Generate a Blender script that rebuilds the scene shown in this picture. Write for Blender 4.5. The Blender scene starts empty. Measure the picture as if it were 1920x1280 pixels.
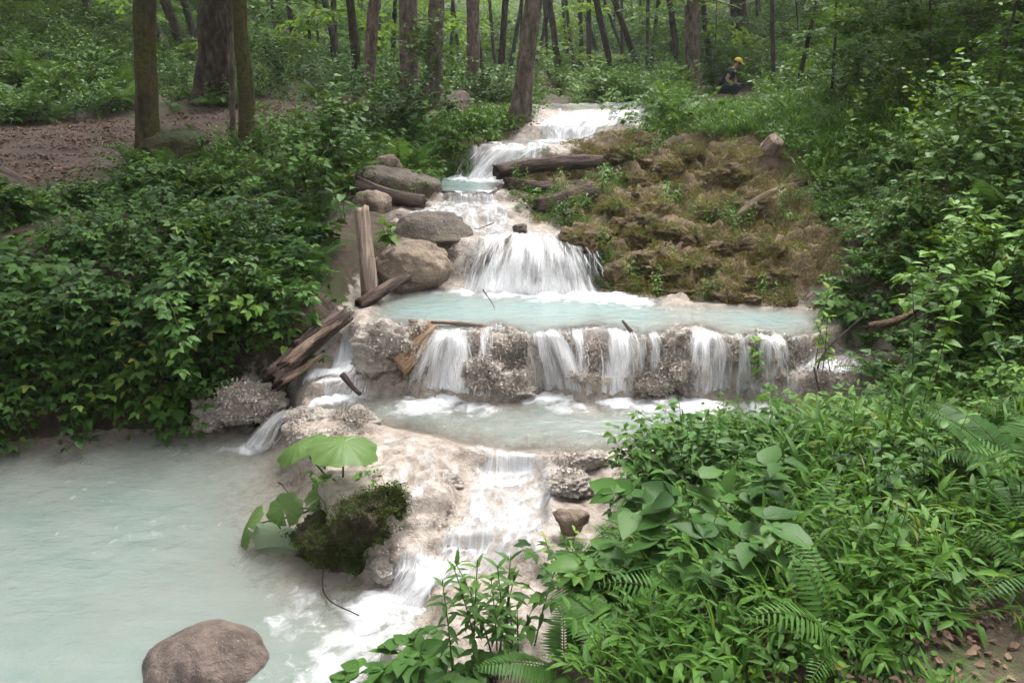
import bpy, math, numpy as np
from mathutils import Vector, Matrix

R = math.radians
sc = bpy.context.scene
COL = sc.collection
# ------------------------------------------------------------------ camera, sky, sun, exposure
CAMZ, PITCH, FOC = 2.5, 18.5, 1500.0
cam_d = bpy.data.cameras.new('camera')
cam_d.sensor_width = 36.0
cam_d.lens = 36.0 * FOC / 1920.0
cam_d.clip_start, cam_d.clip_end = 0.05, 2000.0
cam = bpy.data.objects.new('camera', cam_d)
COL.objects.link(cam)
cam.location = (0, 0, CAMZ)
cam.rotation_euler = (R(90 - PITCH), 0, 0)
sc.camera = cam

HAZE = 0.0010
SUN_EL, SUN_AZ = 62.0, 25.0          # high, veiled sun a little to the right of the view
world = bpy.data.worlds.new('World')
sc.world = world
world.use_nodes = True
wn, wl = world.node_tree.nodes, world.node_tree.links
wn.clear()
sky = wn.new('ShaderNodeTexSky')
sky.sky_type = 'NISHITA'
sky.sun_disc = False
sky.sun_elevation = R(SUN_EL)
sky.sun_rotation = R(SUN_AZ)
sky.air_density, sky.dust_density, sky.ozone_density = 1.0, 6.0, 1.0
hsv = wn.new('ShaderNodeHueSaturation')     # thin overcast: the blue of the sky is veiled
hsv.inputs['Saturation'].default_value = 0.08
bg = wn.new('ShaderNodeBackground')
bg.inputs['Strength'].default_value = 0.15
wo = wn.new('ShaderNodeOutputWorld')
wl.new(sky.outputs[0], hsv.inputs['Color'])
wl.new(hsv.outputs[0], bg.inputs['Color'])
wl.new(bg.outputs[0], wo.inputs['Surface'])

sun_d = bpy.data.lights.new('sun', 'SUN')
sun_d.energy = 1.5
sun_d.angle = R(25)
sun_d.color = (1.0, 0.96, 0.9)
sun = bpy.data.objects.new('sun', sun_d)
COL.objects.link(sun)
_sd = Vector((math.sin(R(SUN_AZ)) * math.cos(R(SUN_EL)), math.cos(R(SUN_AZ)) * math.cos(R(SUN_EL)), math.sin(R(SUN_EL))))
sun.rotation_euler = _sd.to_track_quat('Z', 'Y').to_euler()
sun.location = (0, 0, 30)

sc.view_settings.view_transform = 'Standard'
sc.view_settings.look = 'None'
sc.view_settings.gamma = 1.0
sc.view_settings.exposure = 1.68
sc.view_settings.use_curve_mapping = False
sc.render.engine = 'CYCLES'
sc.cycles.use_denoising = True
sc.cycles.use_adaptive_sampling = True
sc.cycles.adaptive_threshold = 0.05
sc.cycles.max_bounces = 6
sc.cycles.diffuse_bounces = 3
sc.cycles.glossy_bounces = 2
sc.cycles.transmission_bounces = 4
sc.cycles.transparent_max_bounces = 28
sc.cycles.volume_bounces = 0
sc.cycles.caustics_reflective = False
sc.cycles.caustics_refractive = False
sc.cycles.sample_clamp_indirect = 4.0

# ------------------------------------------------------------------ helpers: survey, noise, meshes
_c, _s = math.cos(R(PITCH)), math.sin(R(PITCH))


def ray(px, py):
    u, v = (px - 960.0) / FOC, (py - 640.0) / FOC
    return np.array([u, _c - v * _s, -_s - v * _c])


def pz(px, py, z):
    """ground point seen at photo pixel px,py and standing at height z"""
    d = ray(px, py)
    t = (z - CAMZ) / d[2]
    return np.array([d[0] * t, d[1] * t, z])


def pdist(px, py, Y):
    d = ray(px, py)
    t = Y / d[1]
    return np.array([d[0] * t, Y, CAMZ + d[2] * t])


def proj(X, Y, Z):
    z = Z - CAMZ
    f = Y * _c - z * _s
    up = Y * _s + z * _c
    f = np.where(f < 0.05, 0.05, f)
    return 960 + FOC * X / f, 640 - FOC * up / f


def _hash(ix, iy, iz, seed):
    h = (ix * 374761393 + iy * 668265263 + iz * 2147483647 + seed * 1274126177) & 0xFFFFFFFF
    h = ((h ^ (h >> 13)) * 1274126177) & 0xFFFFFFFF
    h = ((h ^ (h >> 16)) * 2246822519) & 0xFFFFFFFF
    return ((h ^ (h >> 15)) & 0xFFFFFF) / float(0xFFFFFF)


def vnoise(x, y, z=None, seed=0):
    x, y = np.asarray(x, float), np.asarray(y, float)
    z = np.zeros_like(x) if z is None else np.asarray(z, float)
    ix, iy, iz = np.floor(x).astype(np.int64), np.floor(y).astype(np.int64), np.floor(z).astype(np.int64)
    fx, fy, fz = x - ix, y - iy, z - iz
    fx, fy, fz = fx * fx * (3 - 2 * fx), fy * fy * (3 - 2 * fy), fz * fz * (3 - 2 * fz)
    out = 0
    for a in (0, 1):
        for b in (0, 1):
            for c in (0, 1):
                w = (fx if a else 1 - fx) * (fy if b else 1 - fy) * (fz if c else 1 - fz)
                out = out + w * _hash(ix + a, iy + b, iz + c, seed)
    return out * 2 - 1


def fbm(x, y, z=None, seed=0, oct=4):
    a, s, f = 0.5, 0, 1.0
    for k in range(oct):
        s = s + a * vnoise(np.asarray(x) * f, np.asarray(y) * f, None if z is None else np.asarray(z) * f, seed + k * 17)
        a *= 0.5
        f *= 2.03
    return s


def sstep(a, b, x):
    t = np.clip((x - a) / (b - a), 0, 1)
    return t * t * (3 - 2 * t)


def poly_sd(x, y, poly):
    """signed distance, positive inside"""
    poly = np.asarray(poly, float)
    d2 = np.full(x.shape, 1e18)
    ins = np.zeros(x.shape, bool)
    n = len(poly)
    for i in range(n):
        ax, ay = poly[i]
        bx, by = poly[(i + 1) % n]
        ex, ey = bx - ax, by - ay
        L = ex * ex + ey * ey + 1e-12
        t = np.clip(((x - ax) * ex + (y - ay) * ey) / L, 0, 1)
        d2 = np.minimum(d2, (x - ax - t * ex) ** 2 + (y - ay - t * ey) ** 2)
        c = (ay > y) != (by > y)
        xi = ax + (y - ay) * ex / (ey if abs(ey) > 1e-12 else 1e-12)
        ins ^= c & (x < xi)
    d = np.sqrt(d2)
    return np.where(ins, d, -d)


def mesh_from(name, V, quads=None, tris=None, smooth=True, attrs=None):
    V = np.asarray(V, np.float32).reshape(-1, 3)
    me = bpy.data.meshes.new(name)
    nq = 0 if quads is None else len(quads)
    nt = 0 if tris is None else len(tris)
    me.vertices.add(len(V))
    me.vertices.foreach_set('co', V.ravel())
    loops = []
    if nq:
        loops.append(np.asarray(quads, np.int32).ravel())
    if nt:
        loops.append(np.asarray(tris, np.int32).ravel())
    if loops:
        lp = np.concatenate(loops)
        me.loops.add(len(lp))
        me.loops.foreach_set('vertex_index', lp)
        me.polygons.add(nq + nt)
        st = np.concatenate([np.arange(nq) * 4, nq * 4 + np.arange(nt) * 3]).astype(np.int32)
        me.polygons.foreach_set('loop_start', st)
        if smooth:
            me.polygons.foreach_set('use_smooth', np.ones(nq + nt, bool))
    for k, a in (attrs or {}).items():
        a = np.asarray(a, np.float32)
        if a.ndim == 1:
            at = me.attributes.new(k, 'FLOAT', 'POINT')
            at.data.foreach_set('value', a)
        elif a.shape[1] == 3:
            at = me.attributes.new(k, 'FLOAT_VECTOR', 'POINT')
            at.data.foreach_set('vector', a.ravel())
        else:
            at = me.attributes.new(k, 'FLOAT_COLOR', 'POINT')
            at.data.foreach_set('color', a.ravel())
    me.update(calc_edges=True)
    me.validate()
    return me


def link(name, me, mat=None, parent=None, loc=None, rot=None, scale=None):
    o = bpy.data.objects.new(name, me)
    COL.objects.link(o)
    if mat is not None and me is not None and len(me.materials) == 0:
        me.materials.append(mat)
    if parent is not None:
        o.parent = parent
    if loc is not None:
        o.location = [float(v) for v in loc]
    if rot is not None:
        o.rotation_euler = rot
    if scale is not None:
        o.scale = (scale,) * 3 if isinstance(scale, (int, float)) else scale
    return o


def tag(o, label=None, cat=None, group=None, kind=None):
    if label:
        o['label'] = label
    if cat:
        o['category'] = cat
    if group:
        o['group'] = group
    if kind:
        o['kind'] = kind
    return o


class MB:
    """collects geometry; builds one mesh. tint: one number per vertex that a material may read"""
    def __init__(s):
        s.v, s.q, s.t, s.c, s.n = [], [], [], [], 0

    def add(s, V, q=None, t=None, c=0.5):
        V = np.asarray(V, float).reshape(-1, 3)
        if q is not None and len(q):
            s.q.append(np.asarray(q) + s.n)
        if t is not None and len(t):
            s.t.append(np.asarray(t) + s.n)
        s.v.append(V)
        s.c.append(np.full(len(V), c, float) if np.isscalar(c) else np.asarray(c, float))
        s.n += len(V)

    def many(s, T, q, t, M, P, c):
        """template T (k,3), M (N,3,3) columns = axes, P (N,3), c (N,)"""
        k, N = len(T), len(P)
        V = np.einsum('nij,kj->nki', M, T) + P[:, None, :]
        off = (np.arange(N) * k)[:, None, None] + s.n
        if q is not None and len(q):
            s.q.append((np.asarray(q)[None] + off).reshape(-1, 4))
        if t is not None and len(t):
            s.t.append((np.asarray(t)[None] + off).reshape(-1, 3))
        s.v.append(V.reshape(-1, 3))
        s.c.append(np.repeat(c, k))
        s.n += N * k

    def tube(s, P, r, sides=6, c=0.5, cap=True, wob=0.0, seed=0):
        P = np.asarray(P, float)
        n = len(P)
        r = np.full(n, r, float) if np.isscalar(r) else np.asarray(r, float)
        T = np.gradient(P, axis=0)
        T /= np.linalg.norm(T, axis=1)[:, None] + 1e-9
        ref = np.array([0, 0, 1.0]) if abs(T[:, 2]).mean() < 0.8 else np.array([1.0, 0, 0])
        A = np.cross(T, ref)
        A /= np.linalg.norm(A, axis=1)[:, None] + 1e-9
        B = np.cross(T, A)
        ang = np.arange(sides) * 2 * math.pi / sides
        rr = r[:, None] * np.ones(sides)[None]
        if wob:
            hh = np.cumsum(np.r_[0, np.linalg.norm(np.diff(P, axis=0), axis=1)])
            rr = rr * (1 + wob * fbm(np.cos(ang)[None] * 2 + 0 * rr, np.sin(ang)[None] * 2 + 0 * rr, hh[:, None] * 3 / max(r.max() * 6, .05) * .3 + 0 * rr, seed))
        V = P[:, None] + rr[..., None] * (np.cos(ang)[None, :, None] * A[:, None] + np.sin(ang)[None, :, None] * B[:, None])
        i = np.arange(n - 1)[:, None] * sides
        j = np.arange(sides)[None]
        j2 = (j + 1) % sides
        q = np.stack([i + j, i + j2, i + sides + j2, i + sides + j], -1).reshape(-1, 4)
        VV = V.reshape(-1, 3)
        tr = []
        if cap:
            VV = np.vstack([VV, P[:1], P[-1:]])
            a, b = n * sides, n * sides + 1
            jj = np.arange(sides)
            tr = np.vstack([np.stack([jj * 0 + a, (jj + 1) % sides, jj], -1),
                            np.stack([jj * 0 + b, (n - 1) * sides + jj, (n - 1) * sides + (jj + 1) % sides], -1)])
        s.add(VV, q, tr, c)

    def mesh(s, name, smooth=True):
        V = np.vstack(s.v)
        q = np.vstack(s.q) if s.q else None
        t = np.vstack(s.t) if s.t else None
        return mesh_from(name, V, q, t, smooth, {'tint': np.concatenate(s.c)})


# ------------------------------------------------------------------ material toolkit
class NT:
    def __init__(s, name):
        s.m = bpy.data.materials.new(name)
        s.m.use_nodes = True
        s.n, s.l = s.m.node_tree.nodes, s.m.node_tree.links
        s.n.clear()
        s.out = s.n.new('ShaderNodeOutputMaterial')

    def node(s, t, **kw):
        n = s.n.new(t)
        for k, v in kw.items():
            if k in n.inputs.keys() if isinstance(k, str) else False:
                s.set(n.inputs[k], v)
            else:
                setattr(n, k, v)
        return n

    def set(s, sock, v):
        if hasattr(v, 'is_linked'):
            s.l.new(v, sock)
        else:
            sock.default_value = v

    def attr(s, name, kind='GEOMETRY'):
        a = s.n.new('ShaderNodeAttribute')
        a.attribute_name = name
        a.attribute_type = kind
        return a

    def coords(s, scale=(1, 1, 1), src='Object'):
        tc = s.n.new('ShaderNodeTexCoord')
        mp = s.n.new('ShaderNodeMapping')
        mp.inputs['Scale'].default_value = scale
        s.l.new(tc.outputs[src], mp.inputs['Vector'])
        return mp.outputs[0]

    def noise(s, vec, scale=5.0, detail=4.0, rough=0.55, dist=0.0):
        n = s.n.new('ShaderNodeTexNoise')
        s.l.new(vec, n.inputs['Vector'])
        n.inputs['Scale'].default_value = scale
        n.inputs['Detail'].default_value = detail
        n.inputs['Roughness'].default_value = rough
        n.inputs['Distortion'].default_value = dist
        return n.outputs['Fac']

    def ramp(s, fac, stops, interp='LINEAR'):
        r = s.n.new('ShaderNodeValToRGB')
        r.color_ramp.interpolation = interp
        e = r.color_ramp.elements
        while len(e) < len(stops):
            e.new(0.5)
        for el, (p, c) in zip(e, stops):
            el.position = p
            el.color = (*c, 1) if len(c) == 3 else c
        s.set(r.inputs[0], fac)
        return r.outputs[0]

    def mix(s, fac, a, b, blend='MIX'):
        m = s.n.new('ShaderNodeMix')
        m.data_type = 'RGBA'
        m.blend_type = blend
        s.set(m.inputs[0], fac)
        for sock, v in ((m.inputs[6], a), (m.inputs[7], b)):
            s.set(sock, (*v, 1) if isinstance(v, tuple) and len(v) == 3 else v)
        return m.outputs[2]

    def math(s, op, a, b=0.0, clamp=False):
        m = s.n.new('ShaderNodeMath')
        m.operation = op
        m.use_clamp = clamp
        s.set(m.inputs[0], a)
        s.set(m.inputs[1], b)
        return m.outputs[0]

    def bump(s, h, strength=0.5, dist=0.02, normal=None):
        b = s.n.new('ShaderNodeBump')
        b.inputs['Strength'].default_value = strength
        b.inputs['Distance'].default_value = dist
        s.l.new(h, b.inputs['Height'])
        if normal is not None:
            s.l.new(normal, b.inputs['Normal'])
        return b.outputs[0]

    def pbsdf(s, color, rough=0.7, normal=None, spec=0.4, alpha=None, **kw):
        p = s.n.new('ShaderNodeBsdfPrincipled')
        s.set(p.inputs['Base Color'], (*color, 1) if isinstance(color, tuple) and len(color) == 3 else color)
        s.set(p.inputs['Roughness'], rough)
        s.set(p.inputs['Specular IOR Level'], spec)
        if normal is not None:
            s.l.new(normal, p.inputs['Normal'])
        if alpha is not None:
            s.set(p.inputs['Alpha'], alpha)
        for k, v in kw.items():
            s.set(p.inputs[k], v)
        return p.outputs[0]

    def done(s, sh):
        s.l.new(sh, s.out.inputs['Surface'])
        return s.m
# ------------------------------------------------------------------ terrain survey: pools and ledges (photo outlines laid on their water level)
def outline(z, pts):
    return np.array([pz(a, b, z)[:2] for a, b in pts])


LA, LB, LC, LD1, LD2, LE, LG, LT = 0.0, 0.30, 0.72, 1.09, 1.19, 1.30, 1.67, 2.0
POOL = {
    'A': (LA, outline(LA, [(-900, 890), (-300, 850), (0, 836), (180, 812), (330, 806), (430, 800), (505, 806), (545, 850), (552, 950), (585, 1062), (690, 1088), (770, 1120), (790, 1190), (770, 1290), (800, 1500), (600, 2100), (-1500, 2100)]), 0.50, 0.42),
    'B': (LB, outline(LB, [(585, 752), (660, 748), (740, 738), (820, 746), (890, 756), (960, 742), (1030, 732), (1100, 752), (1180, 748), (1260, 740), (1330, 756), (1400, 744), (1480, 760), (1640, 775), (1600, 840), (1300, 840), (1180, 836), (1110, 850), (1000, 846), (900, 838), (800, 822), (720, 800), (610, 778)]), 0.22, 0.45),
    'C': (LC, outline(LC, [(690, 606), (690, 580), (745, 547), (860, 542), (1160, 549), (1190, 560), (1300, 568), (1530, 582), (1570, 606), (1480, 634), (1430, 622), (1370, 634), (1310, 612), (1240, 624), (1180, 632), (1120, 610), (1060, 622), (1000, 630), (940, 608), (880, 618), (800, 622), (740, 606)]), 0.42, 0.8),
    'E': (LE, outline(LE, [(795, 345), (800, 335), (850, 331), (935, 338), (945, 352), (920, 362), (860, 364), (820, 357)]), 0.35, 1.2),
    'G': (LG, outline(LG, [(895, 270), (1035, 271), (1062, 266), (1100, 258), (1030, 260), (920, 265)]), 0.18, 0.5),
    'T': (LT, outline(LT, [(1015, 205), (1230, 203), (1300, 196), (1290, 188), (1010, 196)]), 0.15, 0.3),
}
LEDGE = [
    (LD1, outline(LD1, [(890, 442), (1075, 446), (1020, 420), (930, 412)])),
    (LD2, outline(LD2, [(770, 405), (950, 402), (958, 380), (835, 377)])),
    (0.20, outline(0.20, [(870, 905), (1000, 890), (1020, 985), (850, 1010)])),
    (0.13, outline(0.13, [(790, 1040), (900, 1035), (880, 1062), (810, 1068)])),
    (0.34, outline(0.34, [(650, 838), (760, 842), (845, 905), (815, 945), (735, 965), (665, 955), (615, 900)])),
    (0.33, outline(0.33, [(535, 795), (600, 785), (690, 800), (690, 825), (590, 828)])),
    (0.27, outline(0.27, [(1035, 880), (1110, 880), (1100, 1000), (1030, 1080)])),
    (0.16, outline(0.16, [(880, 1110), (1030, 1100), (1010, 1200), (850, 1200)])),
    (0.52, outline(0.52, [(1475, 690), (1600, 660), (1640, 690), (1540, 720)])),
    (1.84, outline(1.84, [(1000, 236), (1180, 234), (1190, 229), (1010, 230)])),
    (0.19, outline(0.19, [(745, 990), (835, 975), (815, 1015), (745, 1030)])),
    (0.50, outline(0.50, [(890, 682), (1000, 684), (1005, 698), (885, 698)])),
    (0.46, outline(0.46, [(1085, 694), (1190, 692), (1185, 708), (1090, 710)])),
    (0.54, outline(0.54, [(1225, 672), (1320, 676), (1310, 690), (1235, 688)])),
    (0.48, outline(0.48, [(1375, 690), (1480, 692), (1470, 708), (1385, 708)])),
    (0.44, outline(0.44, [(720, 696), (800, 690), (790, 712), (725, 716)])),
    (0.42, outline(0.42, [(585, 700), (650, 690), (660, 705), (590, 722)])),
]


def ragged(poly, seed, amp=.055, step=.12):
    """natural outline: the surveyed edge broken up"""
    out = []
    n = len(poly)
    for i in range(n):
        a, b = poly[i], poly[(i + 1) % n]
        m = int(min(max(1, np.linalg.norm(b - a) / step), 40))
        for k in range(m):
            out.append(a + (b - a) * k / m)
    out = np.array(out)
    out[:, 0] += amp * fbm(out[:, 0] * 3.2, out[:, 1] * 3.2, seed=seed, oct=3) * 1.6
    out[:, 1] += amp * fbm(out[:, 0] * 3.2 + 9, out[:, 1] * 3.2, seed=seed + 1, oct=3) * 2.2
    return out


for _k in ('B', 'C'):
    _l, _p, _d, _s2 = POOL[_k]
    POOL[_k] = (_l, ragged(_p, ord(_k)), _d, _s2)
LEVEL = [(l, p) for l, p, _, _ in POOL.values()] + LEDGE

CP = [pz(*t) for t in [
    # left bank and path
    (0, 828, .06), (200, 798, .05), (330, 796, .06), (450, 765, .22), (520, 720, .42), (560, 690, .52),
    (0, 735, .40), (200, 715, .42), (400, 700, .42), (100, 400, 1.28), (400, 395, 1.25), (250, 520, .98), (0, 540, .95), (480, 560, .85),
    (600, 590, .82), (660, 560, .8), (640, 480, 1.02), (660, 420, 1.18), (690, 360, 1.3), (740, 335, 1.36), (780, 330, 1.36),
    (0, 345, 1.4), (300, 300, 1.5), (600, 245, 1.68), (650, 215, 1.75), (0, 260, 1.6), (200, 235, 1.66), (420, 215, 1.72),
    (690, 265, 1.62), (780, 300, 1.5), (840, 290, 1.58), (870, 255, 1.74), (960, 240, 1.8), (1000, 225, 1.9), (900, 200, 1.95),
    # mossy terrace
    (1180, 552, .76), (1350, 562, .77), (1500, 574, .8), (1160, 500, .90), (1300, 500, .91), (1120, 440, 1.04), (1300, 430, 1.09), (1450, 440, 1.08),
    (1000, 400, 1.18), (960, 350, 1.27), (1100, 340, 1.32), (1300, 330, 1.42), (1080, 268, 1.70), (1250, 262, 1.72), (1400, 280, 1.70), (1000, 300, 1.5), (1200, 300, 1.54), (1420, 340, 1.42),
    # right bank
    (1600, 600, .92), (1560, 640, .76), (1660, 700, .72), (1700, 600, 1.0), (1760, 780, .7), (1500, 470, 1.05), (1700, 420, 1.42), (1600, 320, 1.60),
    (1250, 775, .36), (1200, 850, .38), (1350, 850, .52), (1500, 900, .75), (1650, 830, .75), (1250, 950, .5), (1130, 960, .34), (1110, 1060, .4), (1080, 1180, .36), (1200, 1180, .62),
    (1500, 1100, .84), (1500, 1280, .92), (1900, 1280, 1.02), (1900, 1000, 1.0), (1100, 1280, .52), (980, 1280, .3), (900, 1240, .22), (1000, 1205, .26), (1900, 780, 1.02), (1250, 235, 1.80),
]] + [np.array(t, float) for t in [
    (0, -2, .95), (-2, .6, -.3), (-5, 0, -.2), (5, 0, 1.3), (0, -20, 1), (-20, -20, 1), (20, -20, 3),
    (3.6, 5.4, 1.48), (5, 8, 2.1), (6, 9, 2.5), (10, 12, 4.3), (14, 20, 6.6), (8.4, 18, 2.95), (5, 14, 2.25), (6, 4, 1.9), (9, 4, 3.2), (14, 8, 6.0),
    (5.3, 20.5, 1.82), (5.6, 23, 2.08), (4.2, 19, 1.95), (4.3, 15.5, 1.92), (6, 18, 2.0), (3, 20, 1.98), (0, 20, 2.1), (-3, 20, 2.25), (1.5, 14, 1.98), (4, 12, 2.05), (4.5, 30, 2.35), (0, 30, 2.4), (-6, 20, 2.4), (0, 26, 2.25),
    (-5.7, 15, 2.13), (-7.5, 17, 2.4), (-11, 18, 3.0), (-14, 22, 4.4), (-8, 12.5, 1.66), (-10, 14, 1.9), (-6, 5, .6), (-8, 4, .7), (-9, 8, 1.5), (-14, 8, 2.6), (-20, 15, 6.5), (-24, 30, 9),
    (-8, 30, 3.2), (0, 40, 2.9), (8, 34, 4.2), (14, 34, 7), (0, 60, 4.2), (22, 50, 12), (-22, 50, 9), (0, 110, 7), (50, 80, 24), (-50, 80, 18), (60, 20, 26), (-60, 20, 24), (0, 160, 9), (120, 160, 40), (-120, 160, 40), (90, -40, 16), (-90, -40, 12),
]]
CP = np.array(CP)


def _rbf_fit(P):
    D = np.linalg.norm(P[:, None, :2] - P[None, :, :2], axis=2)
    n = len(P)
    A = np.zeros((n + 3, n + 3))
    A[:n, :n] = D + np.eye(n) * -0.02
    A[:n, n:] = np.c_[np.ones(n), P[:, :2]]
    A[n:, :n] = A[:n, n:].T
    return np.linalg.solve(A, np.r_[P[:, 2], 0, 0, 0])


_W = _rbf_fit(CP)


def base_height(x, y):
    z = _W[-3] + _W[-2] * x + _W[-1] * y
    for (a, b, _), w in zip(CP, _W[:-3]):
        z = z + w * np.sqrt((x - a) ** 2 + (y - b) ** 2 + 1e-4)
    return z


def inpoly_px(X, Y, Z, pts, soft=14.0):
    """how far terrain points lie inside a region outlined on the photo (0..1, soft edge)"""
    u, v = proj(X, Y, Z)
    s = poly_sd(u, v, pts)
    return sstep(-soft, soft, s) * (Y > 0.8)


MOSS_PX = [(1130, 552), (1120, 470), (1090, 430), (1000, 400), (950, 380), (940, 335), (1040, 285), (1060, 256), (1250, 246), (1440, 258), (1520, 300), (1540, 400), (1580, 440), (1600, 520), (1560, 585), (1350, 572), (1190, 566)]
PATH_PX = [(-900, 395), (0, 352), (120, 335), (240, 318), (330, 296), (480, 268), (640, 248), (700, 226), (700, 196), (560, 198), (340, 214), (200, 226), (0, 244), (-900, 262)]
DIRT_PX = [(690, 240), (880, 262), (1000, 262), (980, 215), (960, 170), (860, 165), (700, 196)]
FARPATH_PX = [(1000, 176), (1290, 172), (1330, 186), (1440, 190), (1440, 172), (1300, 160), (1290, 140), (1000, 146), (860, 150), (860, 176)]


def stream_dists(x, y):
    S = {k: poly_sd(x, y, p) for k, (l, p, _, _) in POOL.items()}
    Ld = [poly_sd(x, y, p) for _, p in LEDGE]
    return S, Ld


def terrain(x, y):
    z0 = base_height(x, y)
    S, Ld = stream_dists(x, y)
    ds = [np.maximum(-S[k], 0) for k in POOL] + [np.maximum(-d, 0) for d in Ld]
    jig = fbm(x * 6, y * 6, seed=5, oct=3) * 0.09 + vnoise(x * 17, y * 17, seed=6) * .018
    num = den = 0
    dmin = np.full(x.shape, 1e9)
    dpool = np.minimum.reduce(ds[:len(POOL)])
    for (lv, _), d in zip(LEVEL, ds):
        w = 1.0 / (np.maximum(d + jig * sstep(0, .08, d), 0) + 0.012) ** 3.2
        num, den = num + w * lv, den + w
        dmin = np.minimum(dmin, d)
    lad = num / den
    wcor = 1 - sstep(0.08, 0.42, dmin)
    far = sstep(14, 40, y) + sstep(6, 20, np.abs(x))
    # forest floor relief
    z0 = z0 + 0.05 * fbm(x * 1.6, y * 1.6, seed=31) + 0.02 * fbm(x * 6, y * 6, seed=32) + np.clip(far, 0, 1) * 0.5 * fbm(x * .25, y * .25, seed=33)
    moss = inpoly_px(x, y, z0, MOSS_PX, 22) * (y > 6) * (y < 11.5) * (x < 4.5)
    wx, wy = x + .12 * vnoise(x * 4, y * 4, seed=45), y + .12 * vnoise(x * 4, y * 4, seed=46)
    bil = np.abs(vnoise(wx * 2.2, wy * 2.8, seed=41)) ** .6
    bil2 = np.abs(vnoise(wx * 5.5 + 3, wy * 6.5, seed=42)) ** .6
    steps = np.round((z0 + .1 * vnoise(x * 1.2, y * 1.2, seed=44)) / .17) * .17
    z0 = z0 * (1 - .35 * moss) + steps * .35 * moss
    z0 = z0 + moss * (-.05 - .07 * sstep(8.4, 9.6, y) + 0.26 * (bil - .55) + 0.16 * (bil2 - .55) + .07 * (np.abs(vnoise(wx * 14, wy * 14, seed=47)) ** .6 - .5) + 0.05 * fbm(x * 24, y * 24, seed=43))
    path = np.maximum(inpoly_px(x, y, z0, PATH_PX) * (x < -1) * (y > 8), 0)
    # travertine relief
    steep = 0
    rug = 0.050 * (1 - np.abs(vnoise(x * 5, y * 5, seed=51))) + 0.030 * (1 - np.abs(vnoise(x * 12, y * 12, seed=52))) + .012 * (1 - np.abs(vnoise(x * 26, y * 26, seed=54))) - 0.058
    lad = lad + rug * sstep(0.0, 0.12, dpool) * (.55 + .45 * sstep(0, .1, dmin)) + .02 * fbm(x * 9, y * 9, seed=55, oct=3) * sstep(0., .1, dpool) + 0.006 * fbm(x * 30, y * 30, seed=53)
    z = z0 * (1 - wcor) + lad * wcor
    # pool beds
    for k, (lv, p, dm, sl) in POOL.items():
        s = S[k]
        dep = np.minimum(dm, sl * np.maximum(s, 0)) * np.clip(0.85 + .75 * fbm(x * 1.5, y * 1.5, seed=61), .3, 1.5)
        z = np.where(s > 0, lv - 0.012 - dep + rug * .5, z)
    trav = wcor * (1 - sstep(-2.0, -2.35, x) * sstep(.02, .10, dmin) * (y < 7))
    return z, trav, moss * (1 - .9 * (dmin <= 0.02)), path, dmin


def axis(dense_a, dense_b, step, lo, hi, g=1.09):
    mid = np.arange(dense_a, dense_b + 1e-6, step)
    out, d, x = [], step, dense_b
    while x < hi:
        d *= g
        x += d
        out.append(x)
    neg, d, x = [], step, dense_a
    while x > lo:
        d *= g
        x -= d
        neg.append(x)
    return np.concatenate([neg[::-1], mid, out])


GX = axis(-3.2, 3.6, 0.022, -160, 160)
GY = axis(2.2, 10.6, 0.022, -60, 190)
XX, YY = np.meshgrid(GX, GY)
ZZ, TRAV, MOSSM, PATHM, DMIN = terrain(XX, YY)
DIRTM = np.maximum(inpoly_px(XX, YY, ZZ, DIRT_PX) * (YY > 9) * (YY < 16), inpoly_px(XX, YY, ZZ, FARPATH_PX, 8) * (YY > 14) * (YY < 34))
LITTER = np.clip(PATHM + DIRTM, 0, 1)


def H(x, y, G=None):
    G = ZZ if G is None else G
    x, y = np.asarray(x, float), np.asarray(y, float)
    i = np.clip(np.searchsorted(GX, x) - 1, 0, len(GX) - 2)
    j = np.clip(np.searchsorted(GY, y) - 1, 0, len(GY) - 2)
    fx = np.clip((x - GX[i]) / (GX[i + 1] - GX[i]), 0, 1)
    fy = np.clip((y - GY[j]) / (GY[j + 1] - GY[j]), 0, 1)
    return (G[j, i] * (1 - fx) + G[j, i + 1] * fx) * (1 - fy) + (G[j + 1, i] * (1 - fx) + G[j + 1, i + 1] * fx) * fy


_T = np.concatenate([np.arange(1.2, 14, .01), np.arange(14, 120, .1)])


def at(px, py):
    """the point of the terrain that photo pixel px,py shows"""
    d = ray(px, py)
    P = d[None] * _T[:, None]
    P[:, 2] += CAMZ
    below = P[:, 2] < H(P[:, 0], P[:, 1])
    k = int(np.argmax(below)) if below.any() else len(_T) - 1
    return np.array([P[k, 0], P[k, 1], float(H(P[k, 0], P[k, 1]))])


def gpt(x, y, dz=0.0):
    return np.array([x, y, float(H(x, y)) + dz])


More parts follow.
